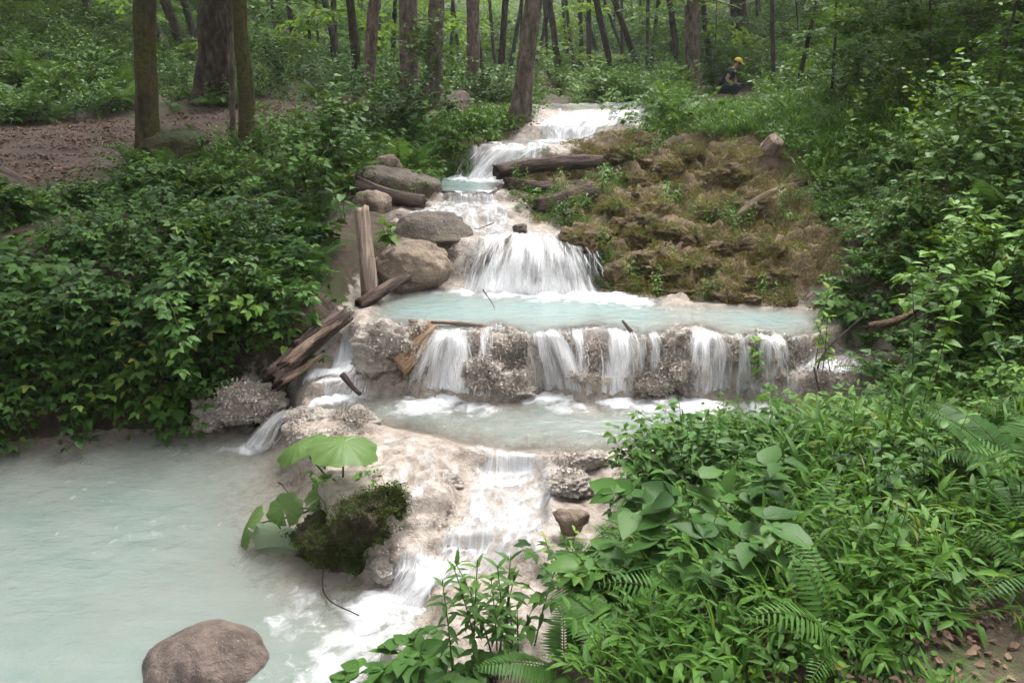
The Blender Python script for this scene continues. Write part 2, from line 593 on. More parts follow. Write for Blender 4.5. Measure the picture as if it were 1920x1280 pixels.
# ------------------------------------------------------------------ ground materials
def m_terrain():
    t = NT('ground')
    c = t.coords()
    mk = t.attr('mask')
    sep = t.node('ShaderNodeSeparateColor')
    t.l.new(mk.outputs['Color'], sep.inputs[0])
    n1, n2, n3 = t.noise(c, 3.0, 5), t.noise(c, 14.0, 5, .65), t.noise(c, 55.0, 4, .7)
    soil = t.ramp(n2, [(.3, (.028, .020, .013)), (.55, (.06, .042, .027)), (.75, (.10, .072, .045))])
    soil = t.mix(t.ramp(n1, [(.5, (0, 0, 0)), (.7, (1, 1, 1))]), soil, (.045, .055, .018))
    vor = t.node('ShaderNodeTexVoronoi')
    t.l.new(c, vor.inputs['Vector'])
    vor.inputs['Scale'].default_value = 26.0
    lit = t.ramp(vor.outputs['Color'], [(.1, (.034, .021, .016)), (.45, (.062, .039, .030)), (.7, (.088, .056, .043)), (.95, (.13, .09, .07))])
    lit = t.mix(t.ramp(n2, [(.35, (0, 0, 0)), (.6, (1, 1, 1))]), (.040, .025, .019), lit)
    moss = t.ramp(n2, [(.22, (.055, .036, .018)), (.42, (.17, .115, .060)), (.55, (.26, .185, .100)), (.7, (.17, .17, .055)), (.85, (.30, .25, .13))])
    moss = t.mix(t.ramp(n3, [(.35, (0, 0, 0)), (.62, (1, 1, 1))]), moss, (.07, .055, .025), 'MIX')
    moss = t.mix(t.ramp(n1, [(.52, (0, 0, 0)), (.62, (1, 1, 1))]), moss, t.ramp(n2, [(.3, (.13, .085, .060)), (.7, (.27, .19, .145))]))
    tr = t.ramp(n2, [(.28, (.10, .078, .062)), (.42, (.23, .188, .155)), (.56, (.345, .298, .26)), (.8, (.47, .425, .385))])
    tr = t.mix(t.ramp(n1, [(.48, (0, 0, 0)), (.75, (.7, .7, .7))]), tr, (.27, .215, .17))
    tr = t.mix(t.ramp(n3, [(.60, (0, 0, 0)), (.74, (.8, .8, .8))]), tr, (.16, .115, .09))
    col = t.mix(sep.outputs[2], soil, lit)
    col = t.mix(sep.outputs[1], col, moss)
    edge = t.math('ADD', sep.outputs[0], t.math('MULTIPLY', t.math('SUBTRACT', n2, .5), .9))
    col = t.mix(t.ramp(edge, [(.42, (0, 0, 0)), (.62, (1, 1, 1))]), col, tr)
    h = t.math('ADD', n2, t.math('MULTIPLY', n3, .5))
    rough = t.ramp(sep.outputs[0], [(.3, (.92, .92, .92)), (.8, (.42, .42, .42))])
    return t.done(t.pbsdf(col, rough, t.bump(h, .8, .03), .35))


M_GROUND = m_terrain()
ny, nx = XX.shape
idx = np.arange(ny * nx).reshape(ny, nx)
QF = np.stack([idx[:-1, :-1], idx[:-1, 1:], idx[1:, 1:], idx[1:, :-1]], -1).reshape(-1, 4)
cls = np.where(TRAV > .5, 1, np.where(LITTER > .5, 2, np.where(MOSSM > .5, 3, 0)))
fc = cls[:-1, :-1].ravel()
fc = np.where((cls[1:, 1:].ravel() == fc) | (cls[1:, :-1].ravel() == fc) | (cls[:-1, 1:].ravel() == fc), fc, cls[1:, 1:].ravel())
VALL = np.stack([XX, YY, ZZ], -1).reshape(-1, 3)
MASK = np.stack([TRAV, MOSSM, LITTER, np.ones_like(ZZ)], -1).reshape(-1, 4)


def sub_ground(name, k, label):
    q = QF[fc == k]
    u, inv = np.unique(q, return_inverse=True)
    me = mesh_from(name, VALL[u], inv.reshape(-1, 4), attrs={'mask': MASK[u]})
    return tag(link(name, me, M_GROUND), label, kind='structure')


sub_ground('forest_floor', 0, 'dark earth of the forest floor and banks')
sub_ground('streambed', 1, 'cream travertine bed and stepped dams of the stream')
sub_ground('footpath', 2, 'reddish brown trodden path covered with leaf litter')
sub_ground('mossy_terrace', 3, 'lumpy brown mossy travertine terrace right of the waterfall')
# ------------------------------------------------------------------ water
def m_water():
    t = NT('milky_water')
    c = t.coords()
    dep, foam = t.attr('depth').outputs['Fac'], t.attr('foam').outputs['Fac']
    n = t.noise(c, 9.0, 4, .6, .6)
    n2 = t.noise(c, 34.0, 3, .6)
    n3 = t.noise(t.coords((1.0, 2.2, 1)), 3.0, 3)
    b1 = t.ramp(t.math('MULTIPLY', dep, 2.6), [(.0, (.25, .22, .17)), (.25, (.180, .195, .170)), (.85, (.128, .165, .150))])
    b2 = t.ramp(t.math('MULTIPLY', dep, 2.6), [(.0, (.29, .265, .22)), (.25, (.24, .28, .26)), (.75, (.185, .262, .252))])
    body = t.mix(t.attr('tone').outputs['Fac'], b1, b2)
    body = t.mix(t.ramp(n3, [(.35, (0, 0, 0)), (.7, (.35, .35, .35))]), body, (.215, .22, .205))
    fm = t.math('ADD', foam, t.math('MULTIPLY', t.math('SUBTRACT', n, .5), 1.5))
    fm = t.ramp(fm, [(.34, (0, 0, 0)), (.60, (.45, .45, .45)), (.95, (1, 1, 1))])
    col = t.mix(fm, body, (.55, .56, .58))
    a = t.math('SUBTRACT', 1.0, t.math('POWER', 2.718, t.math('MULTIPLY', dep, -9.0)))
    a = t.math('MAXIMUM', t.math('ADD', t.math('MULTIPLY', a, .95), .06, True), fm)
    h = t.math('ADD', n, t.math('MULTIPLY', n2, .35))
    rough = t.math('ADD', .10, t.math('MULTIPLY', fm, .5))
    return t.done(t.pbsdf(col, rough, t.bump(t.math('ADD', h, t.math('MULTIPLY', t.noise(t.coords((1, 3.2, 1)), 6.0, 4, .6, .8), .8)), .34, .03), .5, a))


def m_flow():
    """thin sheets of running white water: streaks run along the flow"""
    t = NT('running_water')
    f = t.attr('flow')
    e = t.attr('edge').outputs['Fac']
    mp = t.node('ShaderNodeMapping')
    mp.inputs['Scale'].default_value = (1, 1, 1)
    t.l.new(f.outputs['Vector'], mp.inputs['Vector'])
    n1 = t.noise(mp.outputs[0], 1.0, 4, .6, .4)
    mp2 = t.node('ShaderNodeMapping')
    mp2.inputs['Scale'].default_value = (3.1, 2.2, 1)
    t.l.new(f.outputs['Vector'], mp2.inputs['Vector'])
    n2 = t.noise(mp2.outputs[0], 1.0, 3, .6, .3)
    s = t.math('ADD', t.math('MULTIPLY', n1, .6), t.math('MULTIPLY', n2, .4))
    k = t.math('ADD', s, t.math('SUBTRACT', e, .55))
    a = t.ramp(k, [(.34, (0, 0, 0)), (.50, (.40, .40, .40)), (.72, (.95, .95, .95))])
    col = t.ramp(s, [(.3, (.30, .31, .33)), (.62, (.56, .57, .59))])
    return t.done(t.pbsdf(col, .28, t.bump(s, .5, .02), .5, a))


def m_strand():
    t = NT('falling_water')
    tr = t.node('ShaderNodeBsdfTransparent')
    p = t.pbsdf((.92, .92, .93), .3, None, .5)
    tl = t.node('ShaderNodeBsdfTranslucent')
    tl.inputs['Color'].default_value = (.92, .92, .93, 1)
    m1, m2 = t.node('ShaderNodeMixShader'), t.node('ShaderNodeMixShader')
    m1.inputs[0].default_value = .5
    t.l.new(p, m1.inputs[1])
    t.l.new(tl.outputs[0], m1.inputs[2])
    m2.inputs[0].default_value = .62
    t.l.new(tr.outputs[0], m2.inputs[1])
    t.l.new(m1.outputs[0], m2.inputs[2])
    return t.done(m2.outputs[0])


M_WATER, M_FLOW, M_STRAND = m_water(), m_flow(), m_strand()

# foam sources on photo pixels: (px, py, level, radius, strength)
FOAM = {
    'A': [(470, 838, .22, .9), (720, 1140, .24, 1.05), (700, 1200, .28, .85), (660, 1260, .32, .72), (770, 1130, .18, 1.1), (590, 1120, .22, .55), (640, 1300, .36, .65), (560, 1180, .3, .4), (300, 1000, .5, .22), (200, 900, .6, .2)],
    'B': [(830, 752, .22, 1.3), (790, 762, .28, 1.0), (890, 764, .2, .9), (1010, 748, .2, 1.1), (1050, 748, .2, 1.1), (1060, 762, .24, .7), (1165, 756, .2, 1.15), (1200, 762, .2, .8), (1310, 760, .24, 1.2), (1250, 752, .2, .9), (1440, 764, .2, 1.0), (640, 745, .2, 1.15), (600, 752, .2, 1.1), (1560, 775, .25, 1.0), (900, 845, .15, .7)],
    'C': [(870, 548, .18, 1.0), (940, 552, .22, 1.2), (1020, 553, .24, 1.3), (1100, 556, .24, 1.35), (1155, 558, .26, 1.4), (1200, 567, .2, .9), (820, 549, .15, .5)],
    'E': [(870, 335, .25, 1.2), (915, 338, .3, 1.3), (850, 362, .14, 1.0), (910, 360, .14, 1.0)],
    'G': [(1050, 265, .4, 1.0), (930, 269, .2, .8), (1000, 270, .2, .8)],
    'T': [(1150, 202, .3, .6)],
}
WL = {'A': ('wide shallow milky pool at the lower left', .03), 'B': ('pale green pool below the travertine dam', .022),
      'C': ('turquoise pool below the wide waterfall', .022), 'E': ('small bright turquoise pool below the upper fall', .022),
      'G': ('narrow pool above the upper fall', .03), 'T': ('stream above the topmost cascade', .05)}
for k, (lv, poly, dm, sl) in POOL.items():
    step = WL[k][1]
    lo, hi = poly.min(0) - .2, poly.max(0) + .2
    lo, hi = np.maximum(lo, (-14, .4)), np.minimum(hi, (8, 40))
    gx, gy = np.arange(lo[0], hi[0], step), np.arange(lo[1], hi[1], step)
    X, Y = np.meshgrid(gx, gy)
    s = poly_sd(X, Y, poly)
    dep = lv - H(X, Y)
    fo = np.zeros_like(X)
    for (a, b, r, st) in FOAM[k]:
        p = pz(a, b, lv)
        fo = np.maximum(fo, st * np.exp(-((X - p[0]) ** 2 + ((Y - p[1]) * 1.3) ** 2) / r ** 2))
    Z = lv + .006 * fbm(X * 3, Y * 5, seed=71) + .003 * fbm(X * 12, Y * 16, seed=72) + fo * .022 * (vnoise(X * 16, Y * 16, seed=73) + .6)
    ok = (s > -.09) & (dep > -.03) & ((s > 0.0) | (dep < .05))
    ii = np.arange(X.size).reshape(X.shape)
    f = np.stack([ii[:-1, :-1], ii[:-1, 1:], ii[1:, 1:], ii[1:, :-1]], -1).reshape(-1, 4)
    f = f[ok.ravel()[f].all(1)]
    u, inv = np.unique(f, return_inverse=True)
    V = np.stack([X, Y, Z], -1).reshape(-1, 3)[u]
    me = mesh_from('water', V, inv.reshape(-1, 4), attrs={'depth': np.clip(dep.ravel()[u], 0, 2), 'foam': fo.ravel()[u], 'tone': np.full(len(u), {'A': .0, 'B': .35, 'C': .95}.get(k, 1.))})
    tag(link('pool_water', me, M_WATER), WL[k][0], kind='structure')


def sheet(name, lv, px, flow_px, label, step=.018, lift=.012, us=26., vs=3.2, dens=.5, rough=.012):
    """running water lying on the terrain inside a photo outline"""
    u0, u1 = pz(*flow_px[0], lv)[:2], pz(*flow_px[1], lv)[:2]
    poly = np.array([at(a, b)[:2] for a, b in px])
    lo, hi = poly.min(0) - .1, poly.max(0) + .1
    X, Y = np.meshgrid(np.arange(lo[0], hi[0], step), np.arange(lo[1], hi[1], step))
    s = poly_sd(X, Y, poly)
    d = (u1 - u0) / np.linalg.norm(u1 - u0)
    cu, cv = X * -d[1] + Y * d[0], X * d[0] + Y * d[1]
    T = H(X, Y)
    Z = T + lift + rough * fbm(cu * 22, cv * 7, seed=81) + .010 * sstep(0, .2, s)
    e = dens * sstep(-.03, .13, s) + .12 * fbm(X * 5, Y * 5, seed=82)
    ok = s > -.03
    ii = np.arange(X.size).reshape(X.shape)
    f = np.stack([ii[:-1, :-1], ii[:-1, 1:], ii[1:, 1:], ii[1:, :-1]], -1).reshape(-1, 4)
    f = f[ok.ravel()[f].all(1)]
    u, inv = np.unique(f, return_inverse=True)
    V = np.stack([X, Y, Z], -1).reshape(-1, 3)[u]
    fl = np.stack([cu * us, cv * vs + Z * 2, Z * 0], -1).reshape(-1, 3)[u]
    me = mesh_from(name, V, inv.reshape(-1, 4), attrs={'flow': fl, 'edge': e.ravel()[u]})
    return tag(link(name, me, M_FLOW), label, kind='structure')


sheet('stream_water', 1.15, [(735, 408), (830, 370), (945, 366), (965, 400), (985, 425), (1085, 445), (880, 450), (860, 425)], [(890, 370), (950, 450)], 'white stream sliding over pale stone below the small pool', us=13, vs=7, dens=.55)
sheet('stream_water', .2, [(850, 850), (1020, 848), (1075, 890), (1060, 1000), (1010, 1060), (900, 1090), (790, 1070), (800, 1010), (845, 960), (862, 900)], [(950, 850), (890, 1030)], 'grey white rapid running down past the mossy mound', us=10, vs=5, dens=.54)
sheet('stream_water', .1, [(720, 1040), (860, 1020), (940, 1050), (900, 1110), (800, 1150), (690, 1120)], [(880, 1030), (740, 1120)], 'white chute dropping into the lower left pool', us=16, vs=5, dens=.62)
sheet('stream_water', .5, [(640, 610), (700, 612), (690, 660), (650, 720), (560, 760), (520, 800), (490, 800), (540, 745), (600, 690)], [(680, 620), (520, 790)], 'white water running down beside the rotten log', us=20, vs=4, dens=.84)
sheet('stream_water', 1.7, [(1000, 255), (1010, 225), (1130, 206), (1240, 206), (1190, 232), (1130, 245), (1110, 262)], [(1150, 206), (1070, 260)], 'topmost white cascade below the far clearing', us=12, vs=5, dens=.70, step=.03)
sheet('stream_water', .6, [(1440, 640), (1620, 650), (1650, 690), (1600, 760), (1500, 770), (1480, 720)], [(1600, 660), (1530, 760)], 'white water spilling down at the right end of the dam', us=24, vs=4, dens=.62)
sheet('stream_water', .95, [(865, 448), (1110, 448), (1160, 540), (1150, 552), (850, 545)], [(990, 445), (990, 545)], 'thin water film on the wide waterfall', us=30, vs=4, dens=.50, rough=.03)
sheet('stream_water', 1.5, [(885, 272), (1045, 272), (1040, 300), (940, 336), (845, 336), (860, 300)], [(970, 272), (900, 336)], 'thin water film on the upper fall', us=20, vs=4, dens=.62, rough=.02)
sheet('stream_water', .7, [(770, 604), (1440, 622), (1440, 650), (1200, 640), (1000, 634), (780, 632)], [(1000, 600), (1000, 640)], 'clear film of water over the crest of the dam', us=26, vs=5, dens=.36)
sheet('stream_water', .5, [(690, 622), (1000, 630), (1480, 640), (1480, 735), (1000, 735), (690, 735)], [(1000, 620), (1000, 740)], 'thin broken film of water running down the face of the dam', us=30, vs=3, dens=.46, step=.010, lift=.008, rough=.006)
sheet('stream_water', .3, [(700, 800), (860, 835), (900, 870), (860, 960), (780, 990), (700, 950), (690, 850)], [(800, 830), (760, 980)], 'thin clear water creeping over the pale central travertine', us=10, vs=4, dens=.44, lift=.006, rough=.004)
sheet('stream_water', .25, [(1000, 850), (1120, 860), (1100, 960), (1040, 1060), (960, 1100), (960, 1040), (1040, 960)], [(1060, 850), (1000, 1080)], 'thin clear water over the pale travertine right of the rapid', us=10, vs=4, dens=.48, lift=.006, rough=.004)


def m_veil():
    """falling water drawn out by its own speed: soft white threads that let the stone show through"""
    t = NT('veil_water')
    f = t.attr('flow')
    e = t.attr('edge').outputs['Fac']
    n1 = t.noise(f.outputs['Vector'], 1.0, 3, .6, .5)
    mp2 = t.node('ShaderNodeMapping')
    mp2.inputs['Scale'].default_value = (3.3, 1.7, 1)
    t.l.new(f.outputs['Vector'], mp2.inputs['Vector'])
    n2 = t.noise(mp2.outputs[0], 1.0, 2, .5, .2)
    s_ = t.math('ADD', t.math('MULTIPLY', n1, .55), t.math('MULTIPLY', n2, .45))
    k = t.math('ADD', s_, t.math('SUBTRACT', e, .5))
    a = t.ramp(k, [(.36, (0, 0, 0)), (.54, (.30, .30, .30)), (.74, (.88, .88, .88))])
    tl = t.node('ShaderNodeBsdfTranslucent')
    tl.inputs['Color'].default_value = (.88, .88, .90, 1)
    tr = t.node('ShaderNodeBsdfTransparent')
    m1, m2 = t.node('ShaderNodeMixShader'), t.node('ShaderNodeMixShader')
    m1.inputs[0].default_value = .45
    t.l.new(t.pbsdf((.90, .90, .92), .4, t.bump(s_, .4, .01), .4), m1.inputs[1])
    t.l.new(tl.outputs[0], m1.inputs[2])
    t.l.new(a, m2.inputs[0])
    t.l.new(tr.outputs[0], m2.inputs[1])
    t.l.new(m1.outputs[0], m2.inputs[2])
    return t.done(m2.outputs[0])


M_VEIL = m_veil()


def fall(lip, basep, n, label, seed, r=(.003, .008), bulge=.05, spread=.02, seg=12, gap=.3, air=True, gf=11, dens=.50, layers=3):
    """curtains of water between a lip line and a foot line; each point (px, py, level)"""
    rg = np.random.default_rng(seed)
    L = np.array([pz(*p) if len(p) == 3 and abs(p[0]) > 30 else p for p in lip], float)
    B = np.array([pz(*p) if len(p) == 3 and abs(p[0]) > 30 else p for p in basep], float)

    def ev(A, t):
        k = np.linspace(0, 1, len(A))
        return np.stack([np.interp(t, k, A[:, i]) for i in range(3)], -1)

    def path(t, s, bul, up):
        t = np.clip(t, 0, 1)
        a, b = ev(L, t), ev(B, t)
        c = np.clip(s, 0, 1)
        x = a[..., 0] + (b[..., 0] - a[..., 0]) * c
        y = a[..., 1] + (b[..., 1] - a[..., 1]) * np.sqrt(c) + np.where(s < 0, -s * .45, 0) - bul * np.sin(np.pi * c)
        z = a[..., 2] + (b[..., 2] - a[..., 2]) * c ** 1.6 + .004
        h = H(x, y)
        z = np.maximum(z, h + up) if air else h + up
        return np.stack([x, y, z], -1)
    W = max(np.linalg.norm(np.diff(B, axis=0), axis=1).sum(), np.linalg.norm(np.diff(L, axis=0), axis=1).sum())
    hgt = np.linalg.norm(L.mean(0) - B.mean(0))
    nu, nv = int(max(14, W / .009)), 22
    V, Q, FL, ED, off = [], [], [], [], 0
    for ly in range(layers):
        u, s = np.meshgrid(np.linspace(0, 1, nu), np.linspace(-.22, 1.02, nv))
        uw = u + .010 / W * 3 * vnoise(s * 2.5 + ly, u * W * 9, seed=seed + ly)
        bul = bulge * (.25 + .45 * ly) * (.7 + .6 * vnoise(u * W * 7, ly + 0 * u, seed=seed + 9))
        P = path(uw, s, bul, .006 + .007 * ly)
        P[..., 1] -= .010 * vnoise(u * W * 38, s * 3, seed=seed + 21 + ly)
        um = u * W
        body = fbm(um * gf * .8, s * 1.1 + ly * 3, seed=seed + 31, oct=3) * .62
        e = dens - .05 * ly + body - .42 * (1 - sstep(0, .30, np.minimum(u, 1 - u) + .08 * vnoise(s * 3, u * 0 + ly, seed=seed + 5))) - .28 * sstep(.0, -.22, s) + .14 * sstep(.72, 1.0, s) - .10 * (rg.random() - .5)
        V.append(P.reshape(-1, 3))
        FL.append(np.stack([um * 62, s * hgt * 5 + 3 * ly, 0 * u + ly * 9.7 + seed], -1).reshape(-1, 3))
        ED.append(e.ravel())
        i, j = np.meshgrid(np.arange(nv - 1), np.arange(nu - 1), indexing='ij')
        b = i * nu + j
        Q.append(np.stack([b, b + 1, b + nu + 1, b + nu], -1).reshape(-1, 4) + off)
        off += nu * nv
    me = mesh_from('waterfall', np.vstack(V), np.vstack(Q), attrs={'flow': np.vstack(FL), 'edge': np.concatenate(ED)})
    o = tag(link('waterfall', me, M_VEIL), label, kind='structure')
    mb = MB()
    for q in range(max(6, n // 18)):
        t0 = rg.random()
        s0 = rg.uniform(-.1, .7)
        s = np.linspace(s0, min(s0 + rg.uniform(.15, .5), 1.0), seg)
        t = t0 + rg.normal(0, .012) * (s - s0) * 2 + .004 / W * np.cumsum(rg.normal(0, 1, seg))
        P = path(t, s, bulge * rg.uniform(.3, 1.2), rg.uniform(.008, .03))
        rr = (r[0] + (r[1] - r[0]) * rg.random() ** 2) * .55 * np.sin(np.linspace(.15, 3.0, seg))
        mb.tube(P, rr, 4, cap=False)
    link('water_strands', mb.mesh('water_strands'), M_STRAND, o)
    return o


fall([(880, 447, 1.09), (960, 438, 1.12), (1030, 449, 1.10), (1110, 455, 1.06)], [(850, 545, .72), (930, 550, .72), (1050, 553, .72), (1160, 553, .72)], 1150, 'wide white waterfall fanning over a rounded mound into turquoise pool', 3, (.002, .010), .10, .08, 11, .05, True, 16)
for k_, (x0, x1, b0, b1, dn, lb) in enumerate([
        (812, 872, 768, 892, .58, 'leftmost bright veil of water on the dam beside the orange rotten log'), (898, 918, 892, 922, .40, 'thin trickle on the dam just left of the low flat lump'),
        (982, 1062, 990, 1095, .52, 'veil of water on the dam right of the low flat lump'), (1078, 1092, 1072, 1100, .38, 'hair-thin trickle on the broad lump in the middle of the dam'),
        (1128, 1205, 1130, 1200, .46, 'thin veil of water on the dam below the dark stick'), (1222, 1240, 1215, 1250, .42, 'narrow trickle on the dam right of the dark stick'),
        (1302, 1362, 1272, 1360, .58, 'rightmost bright veil of water on the dam'), (1388, 1402, 1380, 1410, .38, 'thin trickle on the dam right of the brightest veil'), (1425, 1475, 1415, 1470, .44, 'broken veil at the right part of the dam near the bush')]):
    x0, x1, b0, b1 = x0 - 8, x1 + 8, b0 - 14, b1 + 14
    lipw, footw = [], []
    for q in np.linspace(0, 1, 7):
        xa, xb = pz(x0 + (x1 - x0) * q, 634, .735)[0], pz(b0 + (b1 - b0) * q, 738, .30)[0]
        ys = np.arange(5.1, 6.2, .006)
        hh = H(np.full(ys.shape, xa), ys)
        lipw.append((xa, ys[int(np.argmax(hh > .60))] + .01, .728))
        hb = H(np.full(ys.shape, xb), ys)
        footw.append((xb, min(ys[int(np.argmax(hb > .33))], lipw[-1][1] - .02), .30))
    fall(lipw, footw, int(2.2 * (x1 - x0)), lb, 40 + k_, (.002, .006), .05, .05, dens=dn + .05, gf=15)
fall([(642, 622, .71), (700, 618, .72)], [(575, 742, .32), (690, 748, .31)], 120, 'white chute of water beside the dark rotten log', 8, (.003, .007), .02, air=False)
fall([(528, 772, .31), (572, 765, .31)], [(445, 836, .0), (515, 845, .0)], 90, 'thin spout dropping into the lower left pool', 9, (.003, .007))
fall([(890, 274, 1.67), (965, 275, 1.67), (1045, 276, 1.67)], [(845, 334, 1.30), (900, 338, 1.30), (950, 338, 1.30)], 260, 'upper white fall above the small turquoise pool', 10, (.004, .010), .06)
fall([(825, 363, 1.29), (925, 363, 1.29)], [(825, 380, 1.2), (945, 380, 1.2)], 110, 'low white riffle below the small turquoise pool', 11, (.004, .008), .02)
fall([(1020, 212, 2.0), (1130, 207, 2.0), (1235, 207, 2.0)], [(1000, 238, 1.84), (1110, 238, 1.84), (1195, 234, 1.84)], 200, 'topmost low fall in front of the far clearing', 12, (.005, .013), .05)
fall([(1010, 240, 1.84), (1130, 239, 1.84)], [(1030, 264, 1.67), (1110, 262, 1.67)], 150, 'second low fall below the topmost fall', 13, (.005, .012), .05)
fall([(735, 1060, .13), (840, 1060, .13)], [(690, 1125, .0), (800, 1150, .0)], 130, 'clear chute of water below the mossy mound', 14, (.003, .006), .03)
fall([(880, 850, .30), (1000, 848, .30)], [(870, 915, .2), (1000, 905, .2)], 110, 'low glassy spill out of the pale green pool', 15, (.003, .006), .02, air=False)
fall([(1590, 655, .62), (1645, 680, .6)], [(1500, 745, .32), (1580, 755, .32)], 90, 'narrow fall at the right end of the dam behind the saplings', 16, (.003, .007), .02, air=False)
# ------------------------------------------------------------------ plant materials
def m_leaf(name, stops, trans=.3, rough=.5, spec=.14, var=.45):
    t = NT(name)
    tint = t.attr('tint').outputs['Fac']
    oi = t.node('ShaderNodeObjectInfo')
    k = t.math('ADD', t.math('MULTIPLY', tint, 1 - var), t.math('MULTIPLY', oi.outputs['Random'], var))
    stops = [(p_, (c_[0] * .84, c_[1] * 1.0, c_[2] * .62)) for p_, c_ in stops] if 'dry' not in name and 'straw' not in name and 'crust' not in name else stops
    col = t.ramp(k, stops)
    n = t.noise(t.coords(), 60.0, 2)
    col = t.mix(t.ramp(n, [(.3, (.72, .72, .72)), (.7, (1.1, 1.1, 1.1))]), (0, 0, 0), col, 'MULTIPLY') if False else col
    p = t.pbsdf(col, rough, None, spec)
    tl = t.node('ShaderNodeBsdfTranslucent')
    hs = t.node('ShaderNodeHueSaturation')
    hs.inputs['Hue'].default_value = .475
    hs.inputs['Value'].default_value = 1.35
    hs.inputs['Saturation'].default_value = 1.05
    t.l.new(col, hs.inputs['Color'])
    t.l.new(hs.outputs[0], tl.inputs['Color'])
    mx = t.node('ShaderNodeMixShader')
    mx.inputs[0].default_value = trans
    t.l.new(p, mx.inputs[1])
    t.l.new(tl.outputs[0], mx.inputs[2])
    return t.done(mx.outputs[0])


G1 = [(.0, (.032, .066, .015)), (.35, (.064, .122, .026)), (.7, (.105, .180, .040)), (.90, (.15, .23, .056)), (.96, (.21, .21, .06)), (1., (.22, .14, .06))]
M_HERB = m_leaf('herb_leaf', G1, .2)
M_HERBB = m_leaf('herb_leaf_blue_green', [(.0, (.030, .066, .024)), (.5, (.062, .120, .040)), (1., (.105, .175, .060))], .25, .45)
M_DARK = m_leaf('dark_leaf', [(.0, (.014, .034, .010)), (.5, (.034, .074, .019)), (.86, (.070, .13, .032)), (.95, (.14, .16, .045)), (1., (.17, .12, .05))], .2)  # dark-leaved bushes; on the left bank also shade put into leaf colour
M_BRIGHT = m_leaf('bright_grass', [(.0, (.030, .070, .016)), (.5, (.062, .128, .028)), (.9, (.098, .175, .040)), (1., (.20, .18, .08))], .35)
M_FERN = m_leaf('fern_leaf', [(.0, (.030, .070, .022)), (.5, (.055, .115, .034)), (1., (.090, .155, .050))], .32)
M_TREE = m_leaf('tree_leaf', [(.0, (.030, .070, .018)), (.5, (.060, .125, .030)), (1., (.105, .175, .045))], .42)
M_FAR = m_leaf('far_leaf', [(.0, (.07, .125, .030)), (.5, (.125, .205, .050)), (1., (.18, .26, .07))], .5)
M_STEM = m_leaf('green_stem', [(.0, (.045, .055, .020)), (1., (.085, .11, .035))], .0, .6)
M_DRY = m_leaf('dry_leaf', [(.0, (.06, .038, .026)), (.5, (.115, .072, .050)), (1., (.19, .125, .088))], .1, .7)
M_STRAW = m_leaf('straw_moss', [(.0, (.10, .075, .035)), (.5, (.19, .15, .065)), (1., (.24, .22, .09))], .15, .8)
M_MOSSLEAF = m_leaf('moss_tuft', [(.0, (.085, .062, .028)), (.4, (.165, .12, .058)), (.8, (.19, .16, .06)), (1., (.13, .16, .04))], .15, .9, .1)


def leaf_tpl(st, wd, fold=.15, droop=.25, serr=0.0):
    """blade along +Y, unit length, folded at the midrib"""
    V, q, t = [[0, 0, 0]], [], []
    prev = None
    for y, w in list(zip(st, wd)):
        b = len(V)
        z = -droop * y * y
        V += [[-w / 2, y - serr * w, z + fold * w], [0, y, z], [w / 2, y - serr * w, z + fold * w]]
        if prev is None:
            t += [[0, b + 1, b], [0, b + 2, b + 1]]
        else:
            q += [[prev, prev + 1, b + 1, b], [prev + 1, prev + 2, b + 2, b + 1]]
        prev = b
    b = len(V)
    V.append([0, 1, -droop])
    t += [[prev, prev + 1, b], [prev + 1, prev + 2, b]]
    return np.array(V, float), np.array(q).reshape(-1, 4), np.array(t)


TP_OV = leaf_tpl([.28, .62], [.60, .48], .16, .22, .06)          # ovate
TP_OV3 = leaf_tpl([.16, .42, .72], [.46, .64, .40], .14, .25, .08)
TP_LAN = leaf_tpl([.3, .65], [.27, .21], .2, .35)                # lance
TP_LAN3 = leaf_tpl([.2, .45, .75], [.22, .29, .17], .16, .4, .05)
TP_D = (np.array([[0, 0, 0], [-.30, .45, .06], [0, 1, -.1], [.30, .45, .06]], float), np.zeros((0, 4), int), np.array([[0, 2, 1], [0, 3, 2]]))
TP_PIN = leaf_tpl([.2, .6], [.17, .13], .1, .2, .02)


def unit(v):
    v = np.asarray(v, float)
    return v / (np.linalg.norm(v, axis=-1, keepdims=True) + 1e-9)


def frames(ax, nr, L):
    ax = unit(ax)
    x = unit(np.cross(ax, nr))
    n = np.cross(x, ax)
    return np.stack([x, ax, n], -1) * np.asarray(L)[:, None, None]


class Plant:
    def __init__(s, seed):
        s.g = np.random.default_rng(seed)
        s.lf, s.st = MB(), MB()

    def leaves(s, tp, P, ax, nr, L, c):
        P, ax, nr, L, c = map(np.atleast_2d, (P, ax, nr, np.atleast_1d(L)[None], np.atleast_1d(c)[None]))
        s.lf.many(*tp, frames(ax, nr, L[0]), P, c[0])

    def mesh(s, name, m_leafs, m_stem=None):
        """one mesh, leaf and stem materials"""
        me_parts = []
        mb = MB()
        nl = 0
        order = [s.lf] + ([s.st] if s.st.v else [])
        Q, T, V, C, off, mi_q, mi_t = [], [], [], [], 0, [], []
        for k, b in enumerate(order):
            V += b.v
            C += b.c
            if b.q:
                qq = np.vstack(b.q) + off
                Q.append(qq)
                mi_q += [k] * len(qq)
            if b.t:
                tt = np.vstack(b.t) + off
                T.append(tt)
                mi_t += [k] * len(tt)
            off += b.n
        me = mesh_from(name, np.vstack(V), np.vstack(Q) if Q else None, np.vstack(T) if T else None, True, {'tint': np.concatenate(C)})
        me.materials.append(m_leafs)
        me.materials.append(m_stem or M_STEM)
        me.polygons.foreach_set('material_index', np.array(mi_q + mi_t, np.int32))
        return me


